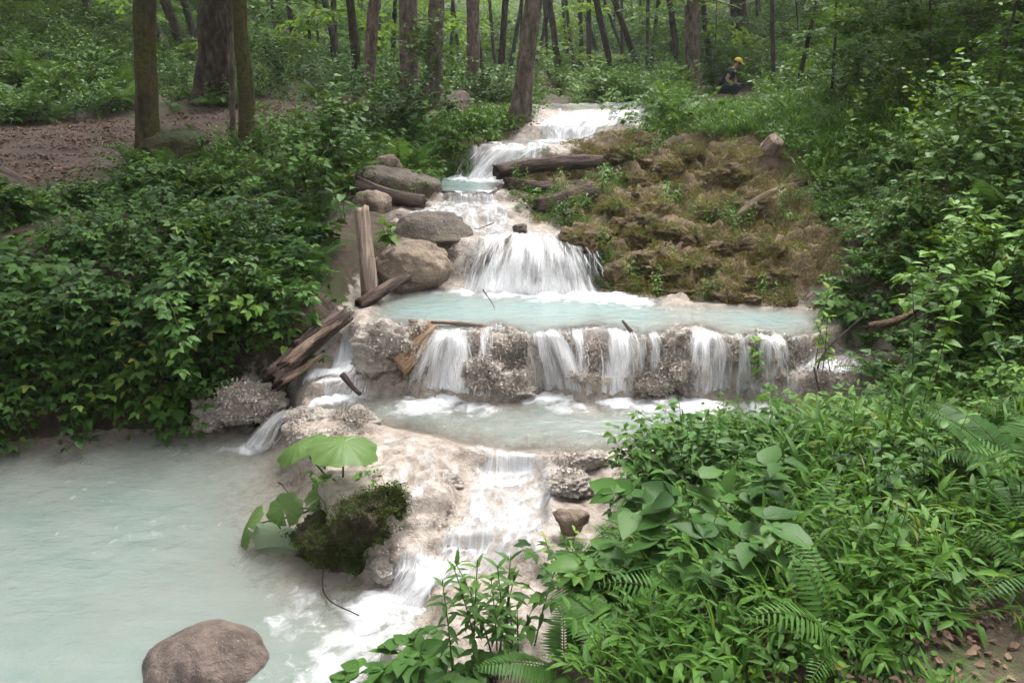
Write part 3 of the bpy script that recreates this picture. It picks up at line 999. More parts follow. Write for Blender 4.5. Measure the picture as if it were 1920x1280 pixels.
def arc(g, L, n, el, az, bend, wig=.05):
    """a stem that starts at elevation el and bows over"""
    pts, p = [np.zeros(3)], np.zeros(3)
    e = el
    for k in range(n):
        d = np.array([math.cos(e) * math.cos(az), math.cos(e) * math.sin(az), math.sin(e)])
        p = p + d * L / n
        pts.append(p.copy())
        e -= bend / n
        az += g.normal(0, wig)
    return np.array(pts)


def p_bramble(seed, stems=4, L=.7, leaf=.075, n3=3, el=(.6, 1.3), bend=(1.0, 2.2), tp=TP_OV):
    p = Plant(seed)
    g = p.g
    for _ in range(stems):
        az = g.uniform(0, 6.28)
        P = arc(g, L * g.uniform(.6, 1.15), 10, g.uniform(*el), az, g.uniform(*bend))
        P[:, :2] += g.normal(0, .04, 2)
        p.st.tube(P, np.linspace(.0035, .0012, len(P)), 4, g.random(), False)
        T = unit(np.gradient(P, axis=0))
        for k in np.arange(1.5, 10, .8):
            i = int(k)
            b = P[i] + (P[i + 1] - P[i]) * (k - i)
            side = np.cross(T[i], [0, 0, 1])
            sg = 1 if int(k / .8) % 2 else -1
            d = unit(side * sg + T[i] * .7 + np.array([0, 0, .35]) + g.normal(0, .25, 3))
            pl = leaf * g.uniform(.5, .9)
            e = b + d * pl
            p.st.tube(np.array([b, e]), .0012, 3, g.random(), False)
            nr = unit(np.array([0, 0, 1.0]) + g.normal(0, .28, 3))
            hd = unit(d * [1, 1, .3])
            sd = np.cross(hd, nr)
            tt = g.random()
            angs = [0] if n3 == 1 else ([0, 1.15, -1.15] if n3 == 3 else [0, .8, -.8, 1.7, -1.7])
            for a in angs:
                ax = hd * math.cos(a) + sd * math.sin(a) + np.array([0, 0, -.12])
                p.leaves(TP_OV3 if leaf > .1 else tp, e, ax, nr + g.normal(0, .12, 3), leaf * g.uniform(.8, 1.15) * (1.1 if a == 0 else .88), np.clip(tt + g.normal(0, .12), 0, 1))
    return p


def p_herb(seed, stems=4, h=.45, leaf=.09, whorl=2, tp=TP_LAN3, step=.05, spread=.06, elev=.45):
    p = Plant(seed)
    g = p.g
    for _ in range(stems):
        hh = h * g.uniform(.65, 1.1)
        P = arc(g, hh, 8, g.uniform(1.3, 1.57), g.uniform(0, 6.28), g.uniform(0, .35), .1)
        P[:, :2] += g.normal(0, spread, 2)
        p.st.tube(P, np.linspace(.004, .0018, len(P)), 4, g.random(), False)
        z = hh * g.uniform(.15, .4)
        rot = g.uniform(0, 6.28)
        tt = g.random()
        while z < hh:
            f = z / hh
            i = min(int(f * 8), 7)
            b = P[i] + (P[i + 1] - P[i]) * (f * 8 - i)
            for w in range(whorl):
                a = rot + w * 6.28 / whorl + g.normal(0, .2)
                e = elev - .5 * (1 - f) + g.normal(0, .2) + (.5 if f > .85 else 0)
                ax = np.array([math.cos(a) * math.cos(e), math.sin(a) * math.cos(e), math.sin(e)])
                nr = np.array([-math.cos(a) * math.sin(e), -math.sin(a) * math.sin(e), math.cos(e)])
                p.leaves(tp, b, ax, nr + g.normal(0, .15, 3), leaf * g.uniform(.75, 1.15) * (1 - .35 * max(0, f - .6)), np.clip(tt + g.normal(0, .15) + .2 * (f > .85), 0, 1))
            rot += 1.57 if whorl == 2 else .9
            z += step * g.uniform(.7, 1.3)
    return p


def frond(p, base, az, el, L, bend, pairs=24, wid=.2, tp=TP_PIN, roll=0.0):
    g = p.g
    P = arc(g, L, 12, el, az, bend, .03) + base
    p.st.tube(P, np.linspace(.0035, .001, len(P)), 4, .4, False)
    T = unit(np.gradient(P, axis=0))
    k = np.linspace(1.6, 11.8, pairs)
    i = k.astype(int)
    f = (k - i)[:, None]
    b = P[i] * (1 - f) + P[np.minimum(i + 1, 12)] * f
    Tk = T[i]
    sd = unit(np.cross(Tk, [0, 0, 1]))
    nr = np.cross(sd, Tk)
    u = (k - 1.6) / 10.2
    ln = L * wid * (np.minimum(1, .45 + u * 2.2) * (1 - u) ** .75 + .06) * 1.25
    tt = np.clip(g.random() + g.normal(0, .08, pairs), 0, 1)
    for s in (-1, 1):
        ax = sd * s + Tk * .35 + np.array([0, 0, -.12])
        p.leaves(tp, b, ax, nr + g.normal(0, .08, (pairs, 3)), ln * g.uniform(.9, 1.08, pairs), tt)


def p_fern(seed, n=7, L=.6, pairs=22, el=(.7, 1.2), bend=(.9, 1.7), wid=.2):
    p = Plant(seed)
    a0 = p.g.uniform(0, 6.28)
    for k in range(n):
        frond(p, np.zeros(3), a0 + k * 6.28 / n + p.g.normal(0, .2), p.g.uniform(*el), L * p.g.uniform(.7, 1.1), p.g.uniform(*bend), pairs, wid)
    return p


def p_grass(seed, n=45, L=.3, w=.008, spread=.06, bend=(.6, 2.0)):
    p = Plant(seed)
    g = p.g
    for _ in range(n):
        P = arc(g, L * g.uniform(.5, 1.15), 5, g.uniform(.9, 1.5), g.uniform(0, 6.28), g.uniform(*bend), .06)
        P[:, :2] += g.normal(0, spread, 2)
        T = unit(np.gradient(P, axis=0))
        sd = unit(np.cross(T, [0, 0, 1])) * w * g.uniform(.6, 1.3)
        ww = np.array([.6, 1, 1, .85, .55, .04])[:, None]
        V = np.vstack([P - sd * ww, P + sd * ww])
        i = np.arange(5)
        p.lf.add(V, np.stack([i, i + 6, i + 7, i + 1], -1), None, np.clip(g.random(), 0, 1))
    return p


def p_basket(seed, n=16, L=.28, leaf=.07):
    """trailing broad-bladed woodland grass"""
    p = Plant(seed)
    g = p.g
    for _ in range(n):
        az = g.uniform(0, 6.28)
        P = arc(g, L * g.uniform(.6, 1.2), 7, g.uniform(.7, 1.4), az, g.uniform(.5, 1.5), .08)
        P[:, :2] += g.normal(0, .09, 2)
        p.st.tube(P, .0012, 3, g.random(), False)
        T = unit(np.gradient(P, axis=0))
        tt = g.random()
        for k in range(1, 8):
            s = 1 if k % 2 else -1
            sd = np.cross(T[k], [0, 0, 1.0]) * s
            ax = unit(sd * g.uniform(.6, 1.1) + T[k] * .8 + np.array([0, 0, g.uniform(-.2, .35)]))
            p.leaves(TP_LAN, P[k], ax, np.array([0, 0, 1.0]) + g.normal(0, .3, 3), leaf * g.uniform(.7, 1.2), np.clip(tt + g.normal(0, .15), 0, 1))
    return p


def p_carpet(seed, n=70, R_=.26, leaf=.045, h=.12, tp=TP_OV):
    p = Plant(seed)
    g = p.g
    r = R_ * np.sqrt(g.random(n))
    a = g.uniform(0, 6.28, n)
    P = np.stack([r * np.cos(a), r * np.sin(a), h * g.uniform(.15, 1.15, n)], -1)
    b = g.uniform(0, 6.28, n)
    ax = np.stack([np.cos(b), np.sin(b), g.uniform(-.5, .2, n)], -1)
    nr = np.array([0, 0, 1.0]) + g.normal(0, .35, (n, 3))
    p.leaves(tp, P, ax, nr, leaf * g.uniform(.6, 1.35, n), g.random(n))
    return p


def p_shrub(seed, n=420, R_=.42, leaf=.055, tp=TP_OV, twigs=26, flat=.85, tprad=.004):
    p = Plant(seed)
    g = p.g
    for _ in range(twigs):
        az, el = g.uniform(0, 6.28), g.uniform(.25, 1.5)
        P = arc(g, R_ * g.uniform(.8, 1.5), 8, el, az, g.uniform(0, .8), .12)
        p.st.tube(P, np.linspace(tprad, tprad * .3, len(P)), 4, g.random(), False)
        T = unit(np.gradient(P, axis=0))
        m = n // twigs
        k = g.uniform(2.2, 7.95, m)
        i = k.astype(int)
        b = P[i] + (P[np.minimum(i + 1, 8)] - P[i]) * (k - i)[:, None]
        sd = unit(np.cross(T[i], [0, 0, 1])) * np.where(g.random(m) < .5, 1, -1)[:, None]
        b = b + g.normal(0, .03, (m, 3)) * R_
        ax = sd + T[i] * g.uniform(.2, 1, (m, 1)) + g.normal(0, .25, (m, 3)) + np.array([0, 0, -.15])
        nr = np.array([0, 0, 1.0]) + g.normal(0, .35, (m, 3))
        p.leaves(tp, b, ax, nr, leaf * g.uniform(.65, 1.25, m), np.clip(g.random() * .5 + g.random(m) * .5, 0, 1))
    return p


def p_spray(seed, L=1.2, leaf=.09, nt=9, per=14, tp=TP_D, droop=.5):
    """a flat layered branch of a broad-leaved tree, growing along +X"""
    p = Plant(seed)
    g = p.g
    P = arc(g, L, 9, .25, 0, droop, .06)
    p.st.tube(P, np.linspace(.010, .003, len(P)), 4, .3, False)
    for k in range(nt):
        f = (k + 1.2) / (nt + .6)
        i = min(int(f * 9), 8)
        b = P[i]
        s = 1 if k % 2 else -1
        tw = arc(g, L * .48 * (1.15 - f * .75), 5, .12, s * g.uniform(.6, 1.0), .5, .1) + b
        p.st.tube(tw, np.linspace(.004, .0015, 6), 3, .3, False)
        T = unit(np.gradient(tw, axis=0))
        m = per
        kk = g.uniform(.6, 4.98, m)
        ii = kk.astype(int)
        q = tw[ii] + (tw[ii + 1] - tw[ii]) * (kk - ii)[:, None]
        sd = unit(np.cross(T[ii], [0, 0, 1])) * np.where(g.random(m) < .5, 1, -1)[:, None]
        ax = sd + T[ii] * .8 + g.normal(0, .15, (m, 3)) + np.array([0, 0, -.18])
        nr = np.array([0, 0, 1.0]) + g.normal(0, .25, (m, 3))
        p.leaves(tp, q + g.normal(0, .015, (m, 3)), ax, nr, leaf * g.uniform(.7, 1.25, m), np.clip(g.random() * .4 + g.random(m) * .6, 0, 1))
    return p


LIB = {}


def lib(key, maker, n, mat, stem=None, seed=100):
    LIB[key] = []
    for k in range(n):
        me = maker(seed + k * 7).mesh(key, mat, stem)
        LIB[key].append(me)


lib('bramble', lambda s: p_bramble(s, 4, .62, .07), 4, M_HERB)
lib('bramble_dark', lambda s: p_bramble(s, 4, .75, .078, 3, (.3, 1.2), (1.2, 2.6)), 4, M_DARK)
lib('vine', lambda s: p_bramble(s, 4, .8, .07, 3, (-.1, .7), (.9, 2.2)), 3, M_DARK)
lib('bigleaf', lambda s: p_bramble(s, 3, .55, .12, 3, (.8, 1.4), (.6, 1.6)), 3, M_HERBB)
lib('herb', lambda s: p_herb(s, 4, .42, .085), 4, M_HERB)
lib('nettle', lambda s: p_herb(s, 5, .5, .085, 2, TP_OV3, .06, .10, .15), 4, M_HERBB)
lib('fern', lambda s: p_fern(s), 4, M_FERN)
lib('grass', lambda s: p_grass(s), 4, M_BRIGHT)
lib('grass_fine', lambda s: p_grass(s, 60, .26, .0045, .09, (.8, 2.4)), 3, M_BRIGHT)
lib('basket', lambda s: p_basket(s), 4, M_BRIGHT)
lib('carpet', lambda s: p_carpet(s), 4, M_HERB)
lib('carpet_dark', lambda s: p_carpet(s, 90, .3, .05, .2), 3, M_DARK)
lib('shrub', lambda s: p_shrub(s), 4, M_HERB)
lib('shrub_dark', lambda s: p_shrub(s, 420, .45, .06), 3, M_DARK)
lib('shrub_pale', lambda s: p_shrub(s, 380, .5, .06), 3, M_TREE)
lib('spray', lambda s: p_spray(s), 4, M_TREE)
lib('spray_far', lambda s: p_spray(s, 1.6, .15, 9, 11), 4, M_FAR)
lib('straw', lambda s: p_grass(s, 60, .13, .0022, .06, (.8, 3.0)), 3, M_STRAW)
lib('mosstuft', lambda s: p_carpet(s, 120, .075, .013, .035, TP_D), 4, M_MOSSLEAF)
lib('spray_bright', lambda s: p_spray(s, 1.0, .09, 9, 14), 3, M_BRIGHT)
lib('mosstiny', lambda s: p_carpet(s, 130, .05, .009, .022, TP_D), 4, M_MOSSLEAF)
lib('grass_tiny', lambda s: p_grass(s, 14, .09, .0018, .03, (.8, 3.0)), 3, M_BRIGHT)
lib('dryleaf_tiny', lambda s: p_carpet(s, 5, .05, .03, .012, TP_OV), 2, M_DRY)
lib('spray_pale', lambda s: p_spray(s, 1.1, .09, 9, 13), 3, M_FAR)
lib('bigleaf_dark', lambda s: p_bramble(s, 3, .6, .125, 3, (.5, 1.3), (.8, 2.0)), 3, M_DARK)
M_MOSSG = m_leaf('wet_moss_tuft', [(.0, (.016, .018, .007)), (.5, (.034, .040, .012)), (.9, (.058, .070, .018)), (1., (.11, .085, .04))], .15, .9, .1)
lib('mosswet', lambda s: p_carpet(s, 120, .055, .010, .028, TP_D), 4, M_MOSSG)
lib('fern_dark', lambda s: p_fern(s), 3, M_DARK)  # fern in darkened leaf colour, standing in for the left bank's shade
lib('dryleaf', lambda s: p_carpet(s, 26, .22, .05, .012, TP_OV), 3, M_DRY)


# ------------------------------------------------------------------ scatter: uncountable ground cover, one object each
def scatter(name, keys, P, label, rng, smin=.7, smax=1.25, tilt=.15, N=None, rot=None, scl=None):
    P = np.asarray(P, float)
    n = len(P)
    meshes = [m for k in keys for m in LIB[k]]
    coll = bpy.data.collections.new(name + '_kinds')
    for i, m in enumerate(meshes):
        coll.objects.link(bpy.data.objects.new('%s_%02d' % (name, i), m))
    if rot is None:
        rot = np.stack([rng.normal(0, tilt, n), rng.normal(0, tilt, n), rng.uniform(0, 6.283, n)], -1)
    s = rng.uniform(smin, smax, n) if scl is None else scl
    me = mesh_from(name, P, attrs={'rot': rot, 'scl': s, 'pick': rng.integers(0, len(meshes), n).astype(float)})
    ob = link(name, me)
    ng = bpy.data.node_groups.new(name, 'GeometryNodeTree')
    ng.interface.new_socket('Geometry', in_out='INPUT', socket_type='NodeSocketGeometry')
    ng.interface.new_socket('Geometry', in_out='OUTPUT', socket_type='NodeSocketGeometry')
    gi, go = ng.nodes.new('NodeGroupInput'), ng.nodes.new('NodeGroupOutput')
    ci = ng.nodes.new('GeometryNodeCollectionInfo')
    ci.inputs['Collection'].default_value = coll
    ci.inputs['Separate Children'].default_value = True
    ci.inputs['Reset Children'].default_value = True
    ip = ng.nodes.new('GeometryNodeInstanceOnPoints')
    ip.inputs['Pick Instance'].default_value = True

    def na(nm, typ):
        a = ng.nodes.new('GeometryNodeInputNamedAttribute')
        a.data_type = typ
        a.inputs['Name'].default_value = nm
        return a.outputs['Attribute']
    e2r = ng.nodes.new('FunctionNodeEulerToRotation')
    ng.links.new(na('rot', 'FLOAT_VECTOR'), e2r.inputs[0])
    ng.links.new(gi.outputs[0], ip.inputs['Points'])
    ng.links.new(ci.outputs[0], ip.inputs['Instance'])
    ng.links.new(na('pick', 'FLOAT'), ip.inputs['Instance Index'])
    ng.links.new(e2r.outputs[0], ip.inputs['Rotation'])
    ng.links.new(na('scl', 'FLOAT'), ip.inputs['Scale'])
    ng.links.new(ip.outputs[0], go.inputs[0])
    md = ob.modifiers.new('scatter', 'NODES')
    md.node_group = ng
    return tag(ob, label, kind='stuff')
# ------------------------------------------------------------------ bark, rock and wood materials
def m_bark(name, a, b, moss=.3, mosscol=(.075, .085, .018), scale=(8, 8, 3.2), bump=1.0):
    t = NT(name)
    c = t.coords(scale)
    n = t.noise(c, 1.6, 6, .65, .5)
    n2 = t.noise(t.coords(), 2.2, 4)
    n3 = t.noise(t.coords(), 26.0, 3)
    col = t.ramp(n, [(.32, tuple(v * .30 for v in a)), (.47, a), (.62, b), (.75, tuple(v * 1.5 for v in b))])
    mk = t.math('ADD', t.math('MULTIPLY', n2, 1.0), t.math('SUBTRACT', t.attr('tint').outputs['Fac'], .5))
    mf = t.ramp(t.math('ADD', mk, moss - .5), [(.45, (0, 0, 0)), (.62, (1, 1, 1))])
    mc = t.ramp(n3, [(.3, tuple(v * .45 for v in mosscol)), (.7, mosscol)])
    col = t.mix(mf, col, mc)
    return t.done(t.pbsdf(col, .88, t.bump(t.math('ADD', n, t.math('MULTIPLY', n3, .3)), bump, .03), .2))


def m_rock(name, stops, moss=.25, mosscol=(.10, .10, .03), sc_=8.0, rough=.75, bump=.7):
    t = NT(name)
    c = t.coords()
    n, n2, n3 = t.noise(c, sc_, 6, .6, .3), t.noise(c, sc_ * 5, 5, .65), t.noise(c, 1.7, 3)
    col = t.ramp(t.math('ADD', t.math('MULTIPLY', n, .6), t.math('MULTIPLY', n2, .4)), stops)
    geo = t.node('ShaderNodeNewGeometry')
    sp = t.node('ShaderNodeSeparateXYZ')
    t.l.new(geo.outputs['Normal'], sp.inputs[0])
    up = t.math('MULTIPLY', sp.outputs[2], .25)
    st = t.noise(c, 3.1, 5, .7, 1.2)
    col = t.mix(t.ramp(st, [(.42, (.42, .40, .38)), (.56, (1, 1, 1))]), (0, 0, 0), col) if False else t.mix(1.0, col, t.ramp(st, [(.36, (.45, .42, .40)), (.50, (.95, .93, .90)), (.68, (1.15, 1.12, 1.08))]), 'MULTIPLY')
    sp2 = t.noise(c, sc_ * 14, 2, .5)
    col = t.mix(t.ramp(sp2, [(.66, (0, 0, 0)), (.72, (.6, .6, .6))]), col, (.36, .35, .30))
    mf = t.ramp(t.math('ADD', t.math('ADD', n3, up), moss - .62), [(.44, (0, 0, 0)), (.60, (1, 1, 1))])
    mc = t.ramp(n2, [(.3, tuple(v * .45 for v in mosscol)), (.7, mosscol)])
    col = t.mix(mf, col, mc)
    return t.done(t.pbsdf(col, rough, t.bump(t.math('ADD', t.math('ADD', n, t.math('MULTIPLY', n2, .5)), t.math('MULTIPLY', t.noise(c, sc_ * 1.6, 12, .72, .6), 1.1)), bump * 1.25, .035), .35))


M_BARKD = m_bark('dark_mossy_bark', (.026, .018, .012), (.060, .043, .030), .40, (.070, .064, .018))
M_BARKG = m_bark('grey_brown_bark', (.085, .064, .052), (.155, .12, .10), .30, (.065, .075, .022))
M_BARKF = m_bark('far_bark', (.040, .033, .027), (.08, .066, .055), .42, (.055, .075, .022))
M_BARKR = m_bark('reddish_bark', (.10, .070, .058), (.18, .13, .11), .20, (.075, .075, .03))
M_WOOD = m_bark('bare_wood', (.20, .145, .115), (.36, .27, .22), .10, (.10, .085, .03), (16, 16, 1.5))
M_WOODD = m_bark('wet_dark_wood', (.058, .040, .034), (.125, .090, .075), .22, (.10, .075, .03), (10, 10, 1.5), 1.3)
M_ROT = m_bark('orange_rotten_wood', (.17, .105, .065), (.32, .215, .135), .2, (.12, .09, .05), (18, 18, 1.6), 1.3)
M_ROCKW = m_rock('warm_boulder', [(.25, (.11, .082, .060)), (.45, (.21, .16, .122)), (.6, (.29, .228, .178)), (.8, (.37, .30, .24))], .27, (.17, .14, .05))
M_ROCKD = m_rock('wet_brown_boulder', [(.25, (.040, .030, .022)), (.5, (.095, .072, .054)), (.75, (.16, .125, .098))], .26, (.12, .115, .035), rough=.5)
M_ROCKP = m_rock('pinkish_boulder', [(.3, (.085, .064, .056)), (.5, (.15, .115, .10)), (.75, (.23, .175, .15))], .15, (.22, .14, .10), rough=.55)
M_TRAV = m_rock('travertine_lump', [(.24, (.11, .088, .072)), (.35, (.32, .272, .235)), (.47, (.52, .465, .42)), (.72, (.66, .62, .58))], .03, (.30, .22, .13), 9.0, .5, 1.0)
M_MOSSROCK = m_rock('mossy_lump', [(.30, (.040, .026, .014)), (.45, (.13, .088, .050)), (.58, (.23, .165, .095)), (.75, (.17, .15, .06))], .34, (.11, .105, .030), 7.0, .95, 1.2)


# ------------------------------------------------------------------ trees
def crown_mesh(seed, mat, rad=3.0, hgt=4.5, clumps=46, per=32, leaf=.20):
    g = np.random.default_rng(seed)
    p = Plant(seed)
    for _ in range(clumps):
        d = unit(g.normal(0, 1, 3)) * (g.random() ** .45)
        c = d * [rad, rad, hgt * .5] + [0, 0, hgt * .5]
        sz = g.uniform(.35, .8)
        P = c + g.normal(0, 1, (per, 3)) * [sz, sz, sz * .35]
        a = g.uniform(0, 6.28, per)
        ax = np.stack([np.cos(a), np.sin(a), g.uniform(-.6, .1, per)], -1)
        p.leaves(TP_D, P, ax, np.array([0, 0, 1.0]) + g.normal(0, .3, (per, 3)), leaf * g.uniform(.6, 1.3, per), g.random(per))
        st = np.array([0, 0, hgt * .12]) + g.normal(0, .1, 3)
        if g.random() < .5:
            p.st.tube(np.linspace(st, c, 5) + np.r_[[np.zeros(3)], g.normal(0, .1, (3, 3)), [np.zeros(3)]], np.linspace(.06, .012, 5), 5, .4, False)
    return p.mesh('crown', mat, M_BARKF)


CROWNS = [crown_mesh(900 + k, M_TREE) for k in range(4)]
TREE_N = [0]


def tree(base, top_px=None, r0=.15, h=11.0, lean=(0, 0), bend=(0, 0), mat=None, label='', group=None, sides=16, wob=.14, crown=1.0, flare=.55, taper=.55, seed=None, moss=.5, limbs=0):
    """trunk from base; lean = sideways drift of the top per metre; bend = bow of the stem; crown above the frame"""
    TREE_N[0] += 1
    sd = TREE_N[0] * 13 if seed is None else seed
    g = np.random.default_rng(sd)
    n = 80
    f = np.linspace(0, 1, n) ** 1.5
    z = f * h
    x = lean[0] * z + bend[0] * np.sin(f * 3.14 * 1.4) + .04 * np.cumsum(g.normal(0, .25, n)) * (r0 / .15) * .5
    y = lean[1] * z + bend[1] * np.sin(f * 3.14)
    x, y = x - x[0], y - y[0]
    r = r0 * (1 - taper * f) * (1 + flare * np.exp(-z / (r0 * 2.2)))
    P = np.stack([x, y, z - .12], -1)
    root = link('tree', None, loc=base)
    tag(root, label, 'tree', group)
    mb = MB()
    mb.tube(P, r, sides, moss, True, wob, sd)
    V = mb.v[-1]
    ang = np.arctan2(V[:, 1] - np.interp(V[:, 2], P[:, 2], P[:, 1]), V[:, 0] - np.interp(V[:, 2], P[:, 2], P[:, 0]))
    k = 1 + wob * .9 * fbm(np.cos(ang) * 1.1 + sd, np.sin(ang) * 1.1, V[:, 2] / (r0 * 5), sd + 5, 3) + .28 * np.exp(-np.maximum(V[:, 2], 0) / (r0 * 2.5)) * np.cos(ang * (3 + sd % 3) + sd)
    cx, cy = np.interp(V[:, 2], P[:, 2], P[:, 0]), np.interp(V[:, 2], P[:, 2], P[:, 1])
    V[:, 0], V[:, 1] = cx + (V[:, 0] - cx) * k, cy + (V[:, 1] - cy) * k
    link('trunk', mb.mesh('trunk'), mat or M_BARKF, root)
    for q in range(limbs):
        i = int(n * g.uniform(.45, .75))
        lm = MB()
        A = arc(g, g.uniform(1.2, 2.4), 8, g.uniform(.5, 1.0), g.uniform(0, 6.28), -.3, .12) + P[i]
        lm.tube(A, np.linspace(r[i] * .4, .01, 9), 7, moss, False)
        link('limb', lm.mesh('limb'), mat or M_BARKF, root)
    if crown:
        cs = crown * g.uniform(.75, 1.0) * (1.0 if base[0] < -2 else .62)
        link('crown', CROWNS[sd % 4], None, root, (x[-1], y[-1], h - 3.2 * cs), (0, 0, g.uniform(0, 6.28)), cs)
    return root


def tree_px(px, py, Y, wpx, toppx=None, **k):
    """tree whose foot shows at px,py at distance Y and whose stem is wpx photo pixels wide; toppx: where it leaves the frame at the top"""
    b = pdist(px, py, Y)
    b[2] = min(b[2], float(H(b[0], b[1])) + .05) if k.pop('snap', True) else b[2]
    r0 = wpx * Y / FOC / 2
    h = k.pop('h', 10.0)
    if toppx is not None:
        t = pdist(toppx, 0, Y)
        k['lean'] = ((t[0] - b[0]) / max(t[2] - b[2], .5), k.get('lean', (0, 0))[1])
    return tree(b, None, r0, h, **k)


GB = 'thin trees of the far wood'
tree_px(276, 298, 9.6, 37, 257, mat=M_BARKD, bend=(.07, 0), wob=.3, label='dark mossy trunk rising from the mossy mound beside the leaf-strewn path', h=12, moss=.68, sides=36)
tree_px(462, 252, 10.4, 27, 447, mat=M_BARKD, wob=.22, label='trunk with ochre moss on its right edge, beside a thin pole-like stem', h=12, moss=.74, sides=36)
tree_px(432, 240, 10.6, 11, 428, mat=M_BARKG, wob=.15, label='thin pale pole-like stem close against the ochre-mossed trunk', h=9, crown=.6, flare=.2)
tree_px(398, 178, 15.0, 62, 398, mat=M_BARKD, wob=.4, label='massive nearly black old trunk behind the path with splayed roots', h=13, crown=1.5, flare=.5, moss=.25, sides=40, limbs=2)
tree_px(683, 132, 17.5, 22, 700, mat=M_BARKR, label='slim reddish trunk leaning right, left of the two thick upright trunks', h=12)
tree_px(672, 128, 18.2, 17, 652, mat=M_BARKD, label='dark thin trunk crossing behind the slim reddish trunk', h=11)
tree_px(768, 138, 16.5, 34, 763, mat=M_BARKR, label='left one of two thick upright trunks behind the bush', h=14, sides=22)
tree_px(812, 148, 15.5, 30, 815, mat=M_BARKG, label='right one of two thick upright trunks behind the bush', h=14, sides=22)
tree_px(886, 156, 17.0, 24, 886, mat=M_BARKR, label='upright brown trunk with a slim mossy trunk leaning across it', h=13, sides=20)
tree_px(912, 148, 17.5, 13, 886, mat=M_BARKD, label='slim mossy trunk leaning left in front of the upright brown trunk', h=11)
tree_px(968, 236, 11.5, 33, 1003, mat=M_BARKG, wob=.18, label='big grey trunk leaning right at the edge of the stream', h=13, sides=36, flare=.7, crown=1.2, moss=.58)
tree_px(1302, 183, 19.0, 25, 1297, mat=M_BARKR, wob=.16, label='straight light brown trunk beside the person', h=14, sides=22)
tree_px(1390, 88, 27.0, 27, 1385, mat=M_BARKF, label='hazy thick trunk on the slope behind the person', h=13)
tree_px(1664, 98, 17.0, 20, 1645, mat=M_BARKD, label='dark leaning trunk among pale leaves on the right slope', h=11, crown=.5)
tree_px(1700, 80, 19.0, 14, 1668, mat=M_BARKD, label='thin dark trunk close right of the dark leaning trunk on the slope', h=10, crown=.5)
tree_px(1812, 75, 15.5, 22, 1770, mat=M_BARKG, label='left stem of a V-shaped pair on the upper right slope', h=10, crown=.5)
tree_px(1818, 74, 15.6, 15, 1812, mat=M_BARKF, label='right stem of a V-shaped pair on the upper right slope', h=10, crown=.5)
tree_px(1490, 188, 12.5, 9, 1545, mat=M_BARKD, label='thin curved sapling stem leaning right over the grassy bank', h=5.5, crown=.45, flare=.2, bend=(-.12, 0))
tree_px(1451, 182, 15.0, 9, 1450, mat=M_BARKF, label='thin dead grey stem standing left of the curved sapling', h=5, crown=0, flare=.3)
far = [(38, 40, 24, 14, 36), (55, 42, 25, 9, 60), (165, 48, 23, 11, 160), (205, 52, 26, 7, 178), (232, 50, 27, 6, 198), (318, 62, 20, 16, 280), (345, 60, 21, 18, 312), (372, 62, 22, 12, 342),
       (556, 92, 26, 10, 545), (580, 100, 27, 6, 578), (622, 108, 25, 12, 618), (640, 112, 24, 12, 615), (598, 100, 30, 5, 592), (520, 80, 30, 6, 505),
       (705, 120, 26, 12, 712), (735, 122, 28, 9, 742), (845, 130, 30, 7, 842), (865, 132, 28, 6, 855), (938, 140, 24, 13, 948), (950, 138, 28, 8, 972), (1000, 140, 32, 7, 1040),
       (1030, 138, 30, 6, 1020), (1052, 136, 27, 12, 1026), (1070, 138, 34, 6, 1062), (1092, 134, 31, 9, 1086), (1104, 135, 29, 10, 1100), (1132, 130, 33, 8, 1098), (1154, 136, 25, 12, 1118), (1165, 132, 31, 6, 1160),
       (1182, 130, 33, 6, 1140), (1208, 105, 28, 12, 1152), (1216, 100, 29, 7, 1210), (1222, 98, 30, 7, 1240), (1255, 122, 30, 6, 1262), (1280, 120, 23, 12, 1252), (1338, 122, 24, 11, 1328), (1425, 70, 30, 9, 1420), (1520, 70, 24, 8, 1530), (1590, 70, 25, 9, 1580), (1740, 70, 24, 10, 1730), (1880, 60, 20, 14, 1868)]
nth = ['leftmost'] + ['%s%s' % (a, b) for a in ('', 'twenty-', 'thirty-', 'forty-') for b in ('first', 'second', 'third', 'fourth', 'fifth', 'sixth', 'seventh', 'eighth', 'ninth')][1:9] + ['tenth', 'eleventh', 'twelfth', 'thirteenth', 'fourteenth', 'fifteenth', 'sixteenth', 'seventeenth', 'eighteenth', 'nineteenth', 'twentieth'] + ['twenty-' + b for b in ('first', 'second', 'third', 'fourth', 'fifth', 'sixth', 'seventh', 'eighth', 'ninth')] + ['thirtieth'] + ['thirty-' + b for b in ('first', 'second', 'third', 'fourth', 'fifth', 'sixth', 'seventh', 'eighth', 'ninth')] + ['fortieth']
gq = np.random.default_rng(321)
for k in range(26):                      # more slim stems fading into the distance
    x_ = 600 + 27 * k + gq.uniform(-10, 10)
    far.append((round(x_), round(132 + gq.uniform(-6, 4)), round(gq.uniform(30, 48)), round(gq.uniform(4, 7), 1), round(x_ + gq.normal(0, 16))))
lab = {}
lo_, mid_, rt_ = [f for f in far if f[0] < 660], [f for f in far if 660 <= f[0] < 1000], [f for f in far if f[0] >= 1000]
for grp, where in ((lo_, 'thin far trunks behind the black trunk'), (mid_, 'thin far trunks between reddish and leaning grey trunks'), (rt_, 'thin far trunks right of the leaning grey trunk')):
    for k, f in enumerate(sorted(grp, key=lambda f: f[0])):
        lab[f] = ('%s of the %s' if k == 0 else '%s from left of the %s') % (nth[k], where)
for k, f in enumerate(far):
    tree_px(f[0], f[1], f[2], f[3], f[4], mat=M_BARKF if k % 3 else M_BARKD, label=lab[f], group=GB, sides=9, h=9 + (k * 37 % 5), crown=.6 if f[0] < 600 else .38, flare=.4, limbs=1 if f[3] > 9 else 0, bend=(.15 * math.sin(k * 2.1), 0))
